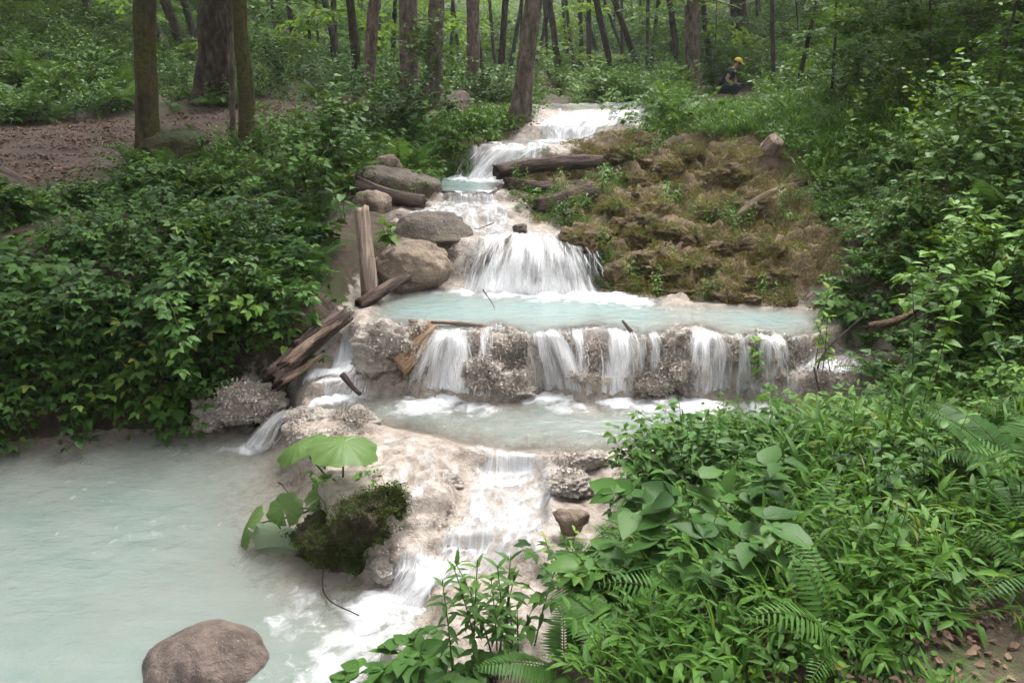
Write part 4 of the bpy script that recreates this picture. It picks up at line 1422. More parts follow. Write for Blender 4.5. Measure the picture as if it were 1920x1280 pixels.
# unseen trees added outside the frame so their crowns shade left bank and pool
for k, (x, y, r0, hh, c, lb) in enumerate([(-6.2, 5.2, .22, 10, 1.25, 'unseen shade tree left of the view beside the lower pool'), (-8.5, 9.0, .2, 11, 1.2, 'unseen shade tree left of the view beside the path'),
                                         (-5.2, 1.6, .25, 9, 1.2, 'unseen shade tree left of the camera on the pool bank'), (-3.6, -1.2, .22, 9.5, 1.15, 'unseen shade tree behind the camera on the left'), (-6.8, 3.4, .2, 9.5, 1.1, 'unseen shade tree overhanging the lower pool left of the view')]):
    tree(gpt(x, y), None, r0, hh, mat=M_BARKD, label=lb, crown=c)
# ------------------------------------------------------------------ undergrowth (uncountable): points on the terrain
rng = np.random.default_rng(11)


def pts_in(n, x0, x1, y0, y1, keep, dz=0.0):
    x, y = rng.uniform(x0, x1, n), rng.uniform(y0, y1, n)
    z = H(x, y)
    dm, tv, ms, lt = H(x, y, DMIN), H(x, y, TRAV), H(x, y, MOSSM), H(x, y, LITTER)
    k = keep(x, y, z, dm, tv, ms, lt)
    k = (rng.random(n) < k) if k.dtype != bool else k
    return np.stack([x, y, z + dz], -1)[k]


def px_reg(pts):
    return lambda x, y, z: inpoly_px(x, y, z, pts, 10)


def left_of_stream(x, y):
    return x < np.interp(y, [0, 4, 5.2, 5.7, 6.3, 7, 8, 8.8, 9.6, 10.2, 11, 14, 30], [-3, -2.6, -2.15, -1.9, -1.75, -1.72, -1.9, -1.95, -1.5, -1.15, -.6, -.2, 0])


def right_of_stream(x, y):
    return x > np.interp(y, [0, 2.6, 3.2, 4, 4.4, 4.8, 5.4, 6.3, 7, 8, 9, 10, 12, 30], [.1, .38, .55, .75, 1.2, 2.0, 2.5, 2.55, 2.65, 2.7, 2.6, 2.4, 2.1, 2])


clump = lambda x, y, s=1.3, sd=1: np.clip(.68 + .9 * fbm(x * s, y * s, seed=sd, oct=2), 0, 1)
def below_path(x, y, z):
    u, v = proj(x, y, z)
    return v > np.interp(u, [0, 230, 330, 480, 640, 700], [400, 372, 350, 345, 335, 300])


def person_view(x, y, z):
    u, v = proj(x, y, z)
    return (u > 1280) & (u < 1450) & (y > 10) & (y < 21)


def soil_corner(x, y, z):
    u, v = proj(x, y, z)
    return (u > 1690 + 60 * vnoise(u * .012, v * .02, seed=3)) & (v > 1110 + (1920 - u) * .25) & (rng.random(len(x)) < .9)


# left bank
P = pts_in(7500, -8, -.6, 4.9, 9.6, lambda x, y, z, dm, tv, ms, lt: (left_of_stream(x, y) & (lt < .3) & (dm > .10) & (z > .24) & below_path(x, y, z)) * np.clip(.5 + 1.9 * fbm(x * 1.5, y * 1.5, seed=77, oct=2), .05, 1) * np.where(z < .62, .45, 1))
scatter('undergrowth', ['bramble_dark', 'bramble', 'shrub_dark', 'carpet_dark', 'bigleaf_dark', 'fern_dark', 'vine', 'bramble_dark', 'fern_dark'], P, 'dense dark leafy undergrowth covering the left bank', rng, .4, 1.2, .3, scl=np.clip(.58 + .9 * fbm(P[:, 0] * 1.5, P[:, 1] * 1.5, seed=77, oct=2) + rng.uniform(-.22, .25, len(P)), .2, 1.2) * np.interp(P[:, 1], [5.5, 8.5], [1.05, .6]))  # mostly dark leaf kinds: part of the bank's shade is in their colour
P = pts_in(1000, -6, -1.2, 4.9, 6.6, lambda x, y, z, dm, tv, ms, lt: left_of_stream(x, y) & (dm > .06) & (z > .10) & (z < .95))
scatter('hanging_foliage', ['vine', 'bramble_dark'], P, 'leafy shoots hanging over the lower left pool from the left bank', rng, .6, 1.1, .3)
# forest floor beyond the path, left
P = pts_in(9000, -22, 1.0, 9, 34, lambda x, y, z, dm, tv, ms, lt: ((x < np.interp(y, [9, 12, 16, 34], [-.9, -.3, .5, 1])) & (lt < .35) & ~person_view(x, y, z) & (dm > .15)) * clump(x, y, .6, 4))
scatter('forest_herbs', ['carpet', 'fern', 'shrub', 'nettle', 'carpet_dark'], P, 'low herbs and ferns on the shaded slope beyond the path', rng, .7, 1.5, .15)
# right bank
P = pts_in(17000, .8, 9.5, 3.9, 13.5, lambda x, y, z, dm, tv, ms, lt: (right_of_stream(x, y) & (ms < .4) & (dm > .10) & ~(person_view(x, y, z) | (person_view(x, y + 1.5, z) & (y > 8.6)))) * clump(x, y, 1.1, 6))
scatter('bank_undergrowth', ['bramble', 'bramble', 'shrub', 'nettle', 'carpet', 'bigleaf', 'fern'], P, 'tangled brambles and herbs covering the right slope', rng, .5, 1.05, .2, scl=np.clip(.5 + .6 * fbm(P[:, 0] * 1.3, P[:, 1] * 1.3, seed=78, oct=2) + rng.uniform(-.15, .2, len(P)), .2, .95) * np.interp(P[:, 1], [4.2, 5.2, 6, 8, 11], [.6, .8, 1., .75, .9]))
P = pts_in(4200, 2.3, 7.5, 7.2, 13.5, lambda x, y, z, dm, tv, ms, lt: (right_of_stream(x, y) & (ms < .4) & ~person_view(x, y, z)) * np.clip(.3 + 1.6 * fbm(x * .9, y * .9, seed=79, oct=2), 0, 1))
scatter('slope_grass', ['grass_fine', 'straw', 'carpet', 'grass'], P, 'fine pale grass on the middle of the right slope', rng, .7, 1.4, .2)
P = pts_in(5200, 1.6, 14, 11, 34, lambda x, y, z, dm, tv, ms, lt: ((lt < .4) & (dm > .2) & ~person_view(x, y, z)) * clump(x, y, .5, 8))
scatter('slope_herbs', ['shrub_pale', 'carpet', 'shrub', 'bramble', 'grass'], P, 'pale green herbs on the far right slope', rng, .7, 1.6, .15)
# foreground bank
P = pts_in(2700, .1, 4.2, .9, 4.4, lambda x, y, z, dm, tv, ms, lt: (right_of_stream(x, y) & (dm > .08) & ~soil_corner(x, y, z)) * np.clip(.45 + 1.3 * fbm(x * 1.8, y * 1.8, seed=9, oct=3), .05, 1) * (1 - .8 * sstep(1.55, 2.0, x) * (1 - sstep(2.1, 2.5, y))))
scatter('bank_grass', ['basket', 'basket', 'basket', 'grass', 'grass_fine', 'carpet', 'grass', 'straw'], P, 'bright green grass on the near right bank', rng, .4, 1.0, .2, scl=np.clip(.62 + 1.0 * fbm(P[:, 0] * 2.1, P[:, 1] * 2.1, seed=91, oct=2) + rng.uniform(-.2, .3, len(P)), .22, 1.35))
P = pts_in(430, .4, 4.2, 1.6, 4.6, lambda x, y, z, dm, tv, ms, lt: (right_of_stream(x, y) & (dm > .12) & ~soil_corner(x, y, z)) * clump(x, y, 1.6, 10))
scatter('bank_herbs', ['nettle', 'bramble', 'carpet', 'fern', 'bramble_dark', 'carpet_dark'], P, 'leafy herbs among the grass of the near right bank', rng, .35, .75, .25)
# grassy rise above the terrace and the stream edges
P = pts_in(1800, 1.2, 5.5, 9.2, 16, lambda x, y, z, dm, tv, ms, lt: (ms < .5) & (dm > np.where(y > 10.8, .38, .12)) & (lt < .5) & ((y < 13) | ((rng.random(len(x)) < .6) & ~person_view(x, y, z))))
scatter('meadow_grass', ['grass', 'grass_fine', 'carpet'], P, 'soft grass on the rise below the person', rng, .6, 1.1, .15)
P = pts_in(4200, -2.6, 1.0, 8.4, 12.6, lambda x, y, z, dm, tv, ms, lt: ((x < np.interp(y, [7.6, 9, 10, 11, 12.6], [-1.2, -1.0, -.55, -.1, .3])) & (y > 8.6) & (dm > .05) & (dm < 1.3)) * clump(x, y, 2, 12))
scatter('stream_edge_grass', ['straw', 'grass_fine', 'carpet', 'straw'], P, 'straw-coloured grass hanging along the left stream edge', rng, .7, 1.3, .2)
# seedlings of the terrace
P = pts_in(3000, .0, 4.2, 6.2, 11, lambda x, y, z, dm, tv, ms, lt: (ms > .35) * np.clip(fbm(x * 1.6, y * 1.6, seed=15) * 3 - .1, 0, .6))
scatter('terrace_seedlings', ['carpet', 'grass_fine', 'herb'], P, 'green seedlings growing on the moss terrace', rng, .35, .7, .2)
# dead leaves
P = pts_in(5000, -11, 4, 7, 30, lambda x, y, z, dm, tv, ms, lt: lt > .3, .004)
scatter('leaf_litter', ['dryleaf'], P, 'dry brown leaves scattered on the footpath', rng, .6, 1.3, .05)
P = pts_in(900, .3, 4.2, 1.0, 4.6, lambda x, y, z, dm, tv, ms, lt: right_of_stream(x, y) & ((x < 1.2) | soil_corner(x, y, z) | (rng.random(len(x)) < .4)), .01)
scatter('fallen_leaves', ['dryleaf'], P, 'fallen dead leaves among the near grass', rng, .3, .6, .12)


# ------------------------------------------------------------------ far wood: a mass of layered foliage between and behind the thin trunks
def sprays(n, fx, y0, y1, zlo, zhi, sd, keep=None):
    g = np.random.default_rng(sd)
    y = g.uniform(y0, y1, n)
    x = fx(g, y, n)
    z = H(x, y) + zlo + (zhi - zlo) * g.random(n) ** 1.3
    P = np.stack([x, y, z], -1)
    if keep is not None:
        P = P[keep(P, g)]
    u, v = proj(P[:, 0], P[:, 1], P[:, 2])
    P = P[~((u > 1300) & (u < 1460) & (v > 70) & (v < 215) & (P[:, 1] < 21.5))]
    rot = np.stack([g.normal(0, .2, len(P)), g.normal(0, .25, len(P)), g.uniform(0, 6.283, len(P))], -1)
    return P, rot


P = pts_in(2600, -60, 60, 33, 80, lambda x, y, z, dm, tv, ms, lt: (np.abs(x) < y * .8))
scatter('far_undergrowth', ['shrub_pale', 'shrub'], P, 'green shrubs on the rising ground of the far wood', rng, 1.6, 3.4, .1)
P, rot = sprays(3600, lambda g, y, n: g.uniform(-1, 1, n) * (y * .85 + 3), 27, 62, .3, 8.5, 21, lambda P, g: g.random(len(P)) < np.clip(.5 + .9 * fbm(P[:, 0] * .25, P[:, 1] * .25, P[:, 2] * .35, seed=3, oct=2), .08, 1))
scatter('far_foliage', ['spray_far'], P, 'hazy light green foliage of the far wood', rng, .9, 1.7, rot=rot)
P, rot = sprays(1150, lambda g, y, n: np.where(g.random(n) < .5, g.uniform(-1.0, -.12, n), g.uniform(.2, 1.0, n)) * y * .8, 19, 28, .4, 6.5, 22, lambda P, g: g.random(len(P)) < np.clip(.35 + .9 * fbm(P[:, 0] * .4, P[:, 1] * .4, P[:, 2] * .5, seed=8, oct=2), .0, 1))
scatter('middle_foliage', ['spray', 'spray_far'], P, 'leafy boughs of the wood on both sides of the clearing', rng, .9, 1.6, rot=rot)
P, rot = sprays(2100, lambda g, y, n: g.uniform(.40, .85, n) * y, 8.5, 19, .5, 3.4, 23, lambda P, g: (P[:, 0] > 3.2) & (g.random(len(P)) < np.clip(.45 + .9 * fbm(P[:, 0] * .7, P[:, 1] * .7, P[:, 2] * .9, seed=9, oct=2), 0, 1)))
scatter('slope_foliage', ['spray', 'shrub_pale', 'spray_bright', 'spray_pale'], P, 'layered pale green boughs of young trees on the right slope', rng, .45, .85, rot=rot)
# ------------------------------------------------------------------ rocks
M_MOUND = m_rock('wet_moss_mound', [(.30, (.016, .013, .008)), (.45, (.050, .042, .018)), (.58, (.10, .080, .038)), (.75, (.17, .13, .075))], .42, (.048, .066, .014), 9.0, .85, 1.3)
def ico(sub):
    import bmesh
    bm = bmesh.new()
    bmesh.ops.create_icosphere(bm, subdivisions=sub, radius=1.0)
    V = np.array([v.co[:] for v in bm.verts])
    T = np.array([[v.index for v in f.verts] for f in bm.faces])
    bm.free()
    return V, T


ICO = {k: ico(k) for k in (3, 4, 5)}


def rock_mesh(name, size, seed, amp=.36, fine=.11, sub=4, flat=.0, cut=3):
    V, T = ICO[sub]
    V = V.copy()
    g = np.random.default_rng(seed)
    for _ in range(cut):                       # broken facets
        n = unit(g.normal(0, 1, 3))
        d = V @ n
        lim = g.uniform(.50, .80)
        V = V - np.maximum(d - lim, 0)[:, None] * n * .8
    o = g.uniform(0, 50, 3)
    k = 1 + amp * fbm(V[:, 0] * 1.3 + o[0], V[:, 1] * 1.3 + o[1], V[:, 2] * 1.3 + o[2], seed, 3) + fine * fbm(V[:, 0] * 7, V[:, 1] * 7, V[:, 2] * 7, seed + 3, 3)
    V = V * k[:, None] * (np.asarray(size) / 2)
    return mesh_from(name, V, None, T, True, {'tint': np.full(len(V), .5)})


def rock(px, py, Y, w, d, h, mat, label, seed, name='boulder', cat='boulder', rot=0.0, tiltx=0.0, group=None, **k):
    p = pdist(px, py, Y)
    o = link(name, rock_mesh(name, (w, d, h), seed, **k), mat, None, p, (tiltx, 0, rot))
    return tag(o, label, cat, group)


rock(774, 500, 6.95, .74, .62, .50, M_ROCKW, 'big round warm grey boulder with ochre moss at the turquoise pool edge', 1, cut=4, sub=5)
rock(815, 452, 7.35, .80, .55, .58, M_ROCKD, 'wet dark brown boulder behind the big round boulder, beside the waterfall', 2, cut=4)
rock(738, 352, 8.75, .95, .6, .52, M_ROCKD, 'broad mossy boulder with a dark log lying against it', 3, cut=5)
rock(720, 315, 9.05, .40, .3, .40, M_ROCKW, 'pale pointed boulder tip behind the broad mossy boulder', 4, cut=6)
rock(702, 392, 8.0, .42, .36, .36, M_ROCKW, 'mossy rounded boulder among leaves below the dark log', 5)
rock(742, 412, 7.75, .5, .3, .16, M_ROCKP, 'flat pinkish slab between boulders on the left stream edge', 6, rot=.4)
rock(798, 388, 8.3, .10, .09, .08, M_ROCKD, 'small dark wet stone lying in the white stream', 7, 'stone', 'stone')
rock(812, 352, 9.0, .22, .18, .15, M_ROCKD, 'brown wet stone at the left lip of the small pool', 8, 'stone', 'stone')
rock(976, 430, 7.35, .14, .12, .11, M_ROCKD, 'dark stone at the right edge above the wide waterfall', 9, 'stone', 'stone')
rock(942, 352, 9.0, .12, .1, .10, M_ROCKP, 'small pale stone at the right end of the small pool', 19, 'stone', 'stone')
rock(1150, 512, 6.85, .30, .3, .26, M_MOSSROCK, 'brown mossy rock at the right side of the wide waterfall', 10)
rock(392, 1268, 2.95, .58, .50, .48, M_ROCKP, 'large smooth purplish brown boulder in the lower left pool', 11, cut=0, sub=5, amp=.16, fine=.03)
rock(1072, 975, 3.55, .20, .16, .15, M_ROCKW, 'pinkish stone at the right edge of the rapid', 12, cut=4)
rock(1408, 183, 20.5, .35, .3, .22, M_ROCKP, 'brown stone on the ground right of the person', 13)
rock(1392, 189, 20.2, .75, .5, .18, M_ROCKP, 'flat reddish stone slab right of the person', 14)
rock(1740, 695, 4.7, .14, .12, .08, M_ROCKP, 'small reddish stone half hidden by leaves on the right bank', 15, 'stone', 'stone')
rock(1862, 1048, 2.4, .12, .1, .08, M_ROCKD, 'dark stone in the near grass at the right edge', 16, 'stone', 'stone')
rock(330, 272, 9.75, 1.0, .8, .42, M_MOUND, 'green mossy mound at the foot of the dark mossy trunk', 17, 'mossy_mound', 'mound', amp=.3)
# travertine lumps on and below the dam
TL = 'travertine lumps of the dam'
for k, (px, py, Y, w, d, h, lb) in enumerate([
    (940, 720, 5.36, .46, .26, .16, 'low flat encrusted lump standing in the pool below the dam'),
    (935, 668, 5.56, .40, .30, .30, 'encrusted lump of the dam above the low flat lump'),
    (1095, 672, 5.56, .42, .32, .34, 'broad encrusted lump in the middle of the dam'),
    (1270, 655, 5.60, .40, .30, .24, 'encrusted lump of the dam left of the rightmost veil of water'),
    (1225, 716, 5.38, .27, .22, .16, 'small encrusted lump at the dam foot between two veils'),
    (1398, 672, 5.56, .34, .28, .34, 'encrusted lump of the dam right of the rightmost veil of water'),
    (718, 655, 5.50, .46, .32, .38, 'tangled crust of roots and leaves at the left end of the dam'),
    (1345, 655, 5.62, .18, .16, .14, 'round grey lump behind the rightmost veil of water'),
    (590, 792, 4.95, .40, .30, .20, 'ribbed travertine lump beside the thin spout'),
    (672, 793, 4.85, .24, .2, .17, 'yellow brown travertine block beside the pale green pool'),
    (722, 1066, 3.55, .17, .15, .12, 'small travertine lump at the foot of the mossy mound'),
    (470, 760, 5.35, .5, .4, .3, 'grey travertine outcrop left of the thin spout'),
    (395, 772, 5.45, .34, .3, .26, 'dark travertine outcrop under the hanging leaves'),
    (800, 905, 4.15, .36, .3, .12, 'pale travertine hump between mossy mound and rapid'),
    (1075, 905, 4.0, .26, .24, .12, 'pale travertine ledge right of the rapid'),
    (1110, 862, 4.3, .22, .16, .10, 'pale rim of travertine at the right lip of the pale green pool')]):
    rock(px, py, Y, w, d, h, M_TRAV, lb, 40 + k, 'travertine_lump', 'rock', group=TL, amp=.6, fine=.32, cut=2, sub=5)
gg = np.random.default_rng(41)
kn = 0
KNB = []
while kn < 34:
    px, py = gg.uniform(690, 1500), gg.uniform(628, 724)
    if any(a < px < b for a, b in ((805, 885), (985, 1070), (1135, 1200), (1295, 1365))):
        continue
    c = at(px, py)
    w = gg.uniform(.10, .24)
    o = link('travertine_rock', rock_mesh('travertine_rock', (w, w * .8, w * gg.uniform(.6, 1.0)), 820 + kn, amp=.7, fine=.36, cut=2, sub=4), M_TRAV, None, c + [0, .03, 0], (gg.normal(0, .3), gg.normal(0, .3), gg.uniform(0, 6)))
    KNB.append((float(proj(c[0], c[1], c[2])[0]), o))
    kn += 1
for k, (_, o) in enumerate(sorted(KNB, key=lambda q: q[0])):
    tag(o, '%s from left of the small ragged rocks on the dam face' % nth[k], 'rock', 'small travertine rocks of the dam')
rock(650, 1000, 3.88, .50, .46, .36, M_MOUND, 'dark ragged mossy mound with butterbur leaves between pool and rapid', 70, 'mossy_mound', 'mound', amp=.6, fine=.34, sub=5, cut=2)
rock(715, 985, 3.78, .26, .26, .30, M_MOUND, 'lower right shoulder of dark moss beside the butterbur mound', 71, 'mossy_mound', 'mound', amp=.6, fine=.34, sub=5)
TM = 'mossy lumps of the terrace'
for k, (px, py, Y, w, d, h, lb) in enumerate([
    (1190, 420, 7.6, .55, .5, .34, 'mossy lump just right of the wide waterfall top'),
    (1250, 500, 7.0, .75, .5, .34, 'broad mossy cushion above the turquoise pool right of the fall'),
    (1390, 470, 7.1, .55, .5, .40, 'mossy lump in the middle right of the brown terrace'),
    (1280, 545, 6.55, .85, .3, .14, 'low mossy ledge along the right shore of the turquoise pool'),
    (1440, 520, 6.7, .5, .4, .3, 'mossy lump near the right end of the turquoise pool'),
    (1370, 330, 8.8, .5, .4, .3, 'mossy lump below the grass on the right of the terrace')]):
    rock(px, py, at(px, py)[1] + .05, w, d, h * .8, M_MOSSROCK, lb, 80 + k, 'mossy_lump', 'rock', group=TM, amp=.7, fine=.34, cut=2, sub=5)

HUM = []
for k in range(22):
    px, py = [(1120, 310), (1180, 300), (1300, 290), (1200, 345), (1280, 365), (1330, 400), (1150, 395), (1240, 440), (1310, 450), (1210, 465), (1170, 535), (1350, 540), (1460, 480), (1420, 420), (1400, 375), (1260, 320), (1200, 270), (1330, 510), (1100, 450), (1380, 560), (1470, 560), (1220, 400)][k]
    c = at(px, py)
    gg = np.random.default_rng(700 + k)
    s = gg.uniform(.7, 1.2)
    o = link('mossy_hummock', rock_mesh('mossy_hummock', (.44 * s, .36 * s, .20 * s), 700 + k, amp=.8, fine=.40, cut=2, sub=5), M_MOSSROCK, None, c + [0, .02, -.01], (gg.normal(0, .2), gg.normal(0, .2), gg.uniform(0, 6)))
    HUM.append((float(proj(c[0], c[1], c[2])[0]), o))
for k, (_, o) in enumerate(sorted(HUM, key=lambda q: q[0])):
    tag(o, '%s from left of the ragged brown moss hummocks on the terrace' % nth[k], 'rock', 'mossy hummocks of the terrace')
for k, (px, py, w, d, h, lb) in enumerate([(685, 1005, .32, .28, .34, 'ragged wet moss face hanging below the butterbur leaves'), (640, 1030, .30, .26, .24, 'dark moss foot of the butterbur mound in the pool'), (725, 950, .18, .16, .14, 'brown moss cushion on the upper right of the butterbur mound')]):
    o = link('mossy_mound', rock_mesh('mossy_mound', (w, d, h), 750 + k, amp=.7, fine=.38, cut=2, sub=5), M_MOUND, None, at(px, py) + [0, .02, 0])
    tag(o, lb, 'mound')
# moss tufts on the terrace and its lumps
P = pts_in(6500, .0, 4.2, 6.0, 11, lambda x, y, z, dm, tv, ms, lt: (ms > .35) * np.clip(.45 + 1.2 * fbm(x * 3, y * 3, seed=14, oct=2), 0, 1))
LP, WP = [], []
for o in [o for o in COL.objects if o.name.split('.')[0] in ('mossy_lump', 'mossy_mound', 'mossy_hummock')]:
    mw = np.array(Matrix.LocRotScale(o.location, o.rotation_euler, o.scale))
    vv = np.array([v.co[:] for v in o.data.vertices])
    nn = np.array([v.normal[:] for v in o.data.vertices])
    sel = (nn[:, 2] > -.4) & (rng.random(len(vv)) < (.04 if o.name.startswith('mossy_mound') else .03))
    (WP if o.name.startswith('mossy_mound') else LP).append(vv[sel] @ mw[:3, :3].T + mw[:3, 3])
LP = np.vstack(LP)
scatter('moss', ['mosstiny', 'mosstuft', 'mosstiny', 'mosstuft', 'mosstiny', 'mosstuft', 'mosstiny', 'mosstuft', 'straw'], P, 'brown and olive moss tufts on the travertine terrace', rng, .6, 1.3, .5)
scatter('wet_moss', ['mosswet', 'mosswet', 'mosswet', 'grass_tiny'], np.vstack(WP), 'dark green wet moss on the butterbur mound and tree foot', rng, .6, 1.4, .6)
scatter('mound_moss', ['mosstiny', 'mosstiny', 'mosstuft', 'grass_tiny', 'dryleaf_tiny'], LP, 'short olive brown moss on the mounds and lumps', rng, .6, 1.4, .6)

# crust: broken flakes and encrusted leaves sticking to the dam and the lumps
g = np.random.default_rng(77)


def flake(seed):
    p = Plant(seed)
    n = 22
    P = p.g.normal(0, .020, (n, 3))
    p.leaves(TP_OV, P, p.g.normal(0, 1, (n, 3)), p.g.normal(0, 1, (n, 3)), p.g.uniform(.007, .024, n), p.g.random(n))
    for _ in range(2):
        A = p.g.normal(0, .03, 3)
        p.st.tube(np.array([A, A + p.g.normal(0, .022, 3)]), .0018, 3, .5, False)
    return p


M_CRUST = m_leaf('crust_flake', [(.0, (.20, .160, .132)), (.3, (.33, .28, .24)), (.65, (.45, .395, .35)), (1., (.56, .51, .465))], .0, .6)
LIB['crust'] = [flake(600 + k).mesh('crust', M_CRUST, M_CRUST) for k in range(5)]
pp = []
for (x0, x1, y0, y1, n) in [(665, 800, 612, 712, 420), (885, 985, 632, 735, 380), (1045, 1140, 630, 712, 380), (1200, 1300, 628, 735, 360), (1350, 1480, 632, 720, 330), (1480, 1640, 650, 780, 260), (540, 690, 770, 830, 160), (700, 860, 880, 1060, 40), (1440, 1500, 640, 700, 60), (690, 1500, 628, 725, 350), (400, 520, 720, 800, 150), (1040, 1120, 852, 890, 30), (900, 1010, 470, 545, 60), (1190, 1260, 205, 235, 40)]:
    for _ in range(int(n * 1.7)):
        px, py = g.uniform(x0, x1), g.uniform(y0, y1)
        if fbm(np.array([px * .022]), np.array([py * .03]), seed=9, oct=3)[0] > -.04 + g.normal(0, .06):
            pp.append((px, py))
dg = bpy.context.evaluated_depsgraph_get()
from mathutils.bvhtree import BVHTree
rocks_bvh = []
for o in [o for o in COL.objects if o.name.split('.')[0] in ('travertine_lump', 'travertine_rock')]:
    mw = Matrix.LocRotScale(o.location, o.rotation_euler, o.scale)
    rocks_bvh.append(BVHTree.FromPolygons([mw @ v.co for v in o.data.vertices], [p.vertices[:] for p in o.data.polygons]))
PP = []
for px, py in pp:
    d = Vector(ray(px, py)).normalized()
    q = Vector(at(px, py))
    best = (q - Vector((0, 0, CAMZ))).length
    for b in rocks_bvh:
        hit = b.ray_cast(Vector((0, 0, CAMZ)), d, best)
        if hit[0] is not None:
            q, best = hit[0], hit[3]
    PP.append(q[:])
PP = np.array(PP)
scatter('travertine_crust', ['crust'], PP, 'pale crust of flakes and encrusted leaves on the travertine dam', rng, .45, 1.1, 1.5)


# ------------------------------------------------------------------ logs and dead wood
M_WOODM = m_bark('weathered_wood', (.13, .088, .062), (.23, .165, .125), .2, (.10, .08, .03), (16, 16, 1.8), 1.3)
def log_mesh(name, A, B, r0, r1, seed, sides=18, seg=22, bow=.05, wob=.35, jag=.12):
    g = np.random.default_rng(seed)
    A, B = np.asarray(A, float), np.asarray(B, float)
    f = np.linspace(0, 1, seg)
    L = np.linalg.norm(B - A)
    P = A + (B - A) * f[:, None]
    P[:, 2] += bow * L * np.sin(f * 3.14) * g.choice([-1, 1]) * .5
    P[:, 0] += bow * L * np.sin(f * 3.14 * 1.3 + g.uniform(0, 3)) * .6
    o = P[0].copy()
    mb = MB()
    r = np.interp(f, [0, 1], [r0, r1]) * (1 + .18 * fbm(f * L / (r0 * 4 + .02), f * 0 + seed, seed=seed, oct=2))
    mb.tube(P - o, r, sides, .5, True, wob, seed)
    V = mb.v[-1]
    ax = (B - A) / L
    n = seg * sides
    th = np.arange(n) % sides
    for end, sgn in ((0, -1), (seg - 1, 1)):      # splintered ends
        s = slice(end * sides, end * sides + sides)
        V[s] += ax * sgn * (g.random(sides)[:, None] * jag * L * .35)
    V[-2] += ax * r0 * .35
    V[-1] -= ax * r1 * .35
    return mb.mesh(name), o


def log(a, b, r0, r1, mat, label, seed, name='log', cat='log', **k):
    """a, b: (px, py, Y)"""
    A, B = [(at(*q) + [0, 0, r * .5]) if len(q) == 2 else pdist(*q) for q, r in ((a, r0), (b, r1))]
    me, o = log_mesh(name, A, B, r0, r1, seed, **k)
    q = Vector(B - A).to_track_quat('Z', 'Y')          # wood grain runs along the log's own axis
    me.transform(q.to_matrix().to_4x4().inverted())
    return tag(link(name, me, mat, None, o, q.to_euler()), label, cat)


log((668, 348, 8.35), (790, 378, 8.2), .10, .07, M_WOODD, 'dark wet log lying across the front of the broad mossy boulder', 1)
log((690, 552, 6.35), (680, 392, 6.6), .075, .055, M_WOOD, 'bare upright broken trunk standing left of the big boulder', 2, 'snag', bow=.02, wob=.25)
log((672, 572, 6.2), (768, 520, 6.55), .055, .04, M_WOODD, 'dark short log leaning from pool edge against the big boulder', 3)
log((515, 700, 5.32), (640, 598, 5.78), .085, .06, M_WOODD, 'thick dark rotten log beside the white chute', 4, wob=1.0, jag=.5, sides=26, seg=34)
log((540, 678, 5.26), (628, 612, 5.62), .032, .02, M_WOODM, 'split brown heartwood slab lying on the thick dark rotten log', 5, 'wood_slab', 'log', wob=.9, jag=.6, seg=30)
log((530, 712, 5.22), (598, 672, 5.42), .035, .016, M_WOODM, 'lower split brown slab along the thick dark rotten log', 35, 'wood_slab', 'log', wob=.9, jag=.6, seg=30)
log((555, 648, 5.45), (618, 600, 5.75), .03, .02, M_WOODD, 'upper dark splinter of the thick rotten log', 36, 'wood_slab', 'log', wob=.9, jag=.6, seg=30)
log((742, 690, 5.38), (815, 622, 5.62), .09, .07, M_ROT, 'orange rotten log stuck in the left part of the dam', 6, wob=.5, jag=.3)
log((770, 603, 5.72), (945, 616, 5.66), .018, .012, M_WOOD, 'flat pale log lying along the front edge of the turquoise pool', 7)
log((932, 322, 9.1), (1125, 310), .085, .08, M_WOODD, 'thick upper log with a hollow end right of the upper fall', 8, wob=.4)
log((948, 348, 8.9), (1095, 352), .075, .06, M_WOODD, 'slim mossy log below the thick log right of the small pool', 9)
log((1090, 352), (1200, 372), .035, .025, M_WOODD, 'brown log sinking into the moss of the terrace', 10)
log((1010, 402), (1110, 378), .10, .12, M_WOODD, 'rotten stump with torn roots above the wide waterfall', 11, 'stump', 'stump', wob=.7, jag=.4)
log((1368, 422), (1492, 352), .022, .045, M_WOODM, 'pale fallen branch with roots on the right of the terrace', 12, 'fallen_branch', 'branch', wob=.4, bow=.1)
log((1492, 352), (1560, 330), .05, .06, M_WOODD, 'thick dark end of fallen wood under leaves on the right slope', 13)
log((1615, 612, 4.9), (1795, 540, 5.2), .026, .012, M_MOSSROCK, 'mossy crooked branch slanting over the right bank', 14, 'fallen_branch', 'branch', bow=.12)
log((1670, 185, 11.5), (1600, 178, 12.2), .16, .14, M_WOOD, 'cut log end showing on the right slope among herbs', 15)
log((845, 222, 12.0), (868, 190, 12.6), .22, .16, M_WOODD, 'mossy old stump on the bare bank left of the leaning trunk', 16, 'stump', 'stump', wob=.5)
log((1440, 292), (1458, 262, 8.8), .10, .08, M_WOOD, 'small pale stump at the edge of the grass above the terrace', 17, 'stump', 'stump')
log((1195, 635, 5.52), (1168, 602, 5.6), .016, .010, M_WOODD, 'short dark stick poking up from the dam crest', 18, 'stick', 'stick', jag=.2)
log((350, 812, 5.3), (418, 790, 5.45), .03, .03, M_WOOD, 'grey log half sunk at the back of the lower left pool', 19)
log((600, 195, 14.2), (700, 205, 14.0), .16, .14, M_WOODD, 'dark fallen log beside the path under the pale bush', 20)
log((1560, 808, 4.15), (1528, 690, 4.3), .010, .006, M_WOODD, 'thin dark bare stick standing behind the near bush', 21, 'stick', 'stick', bow=.03)
log((982, 548, 6.75), (975, 490, 6.95), .018, .012, M_WOOD, 'thin broken stick standing in the wide waterfall', 22, 'stick', 'stick')
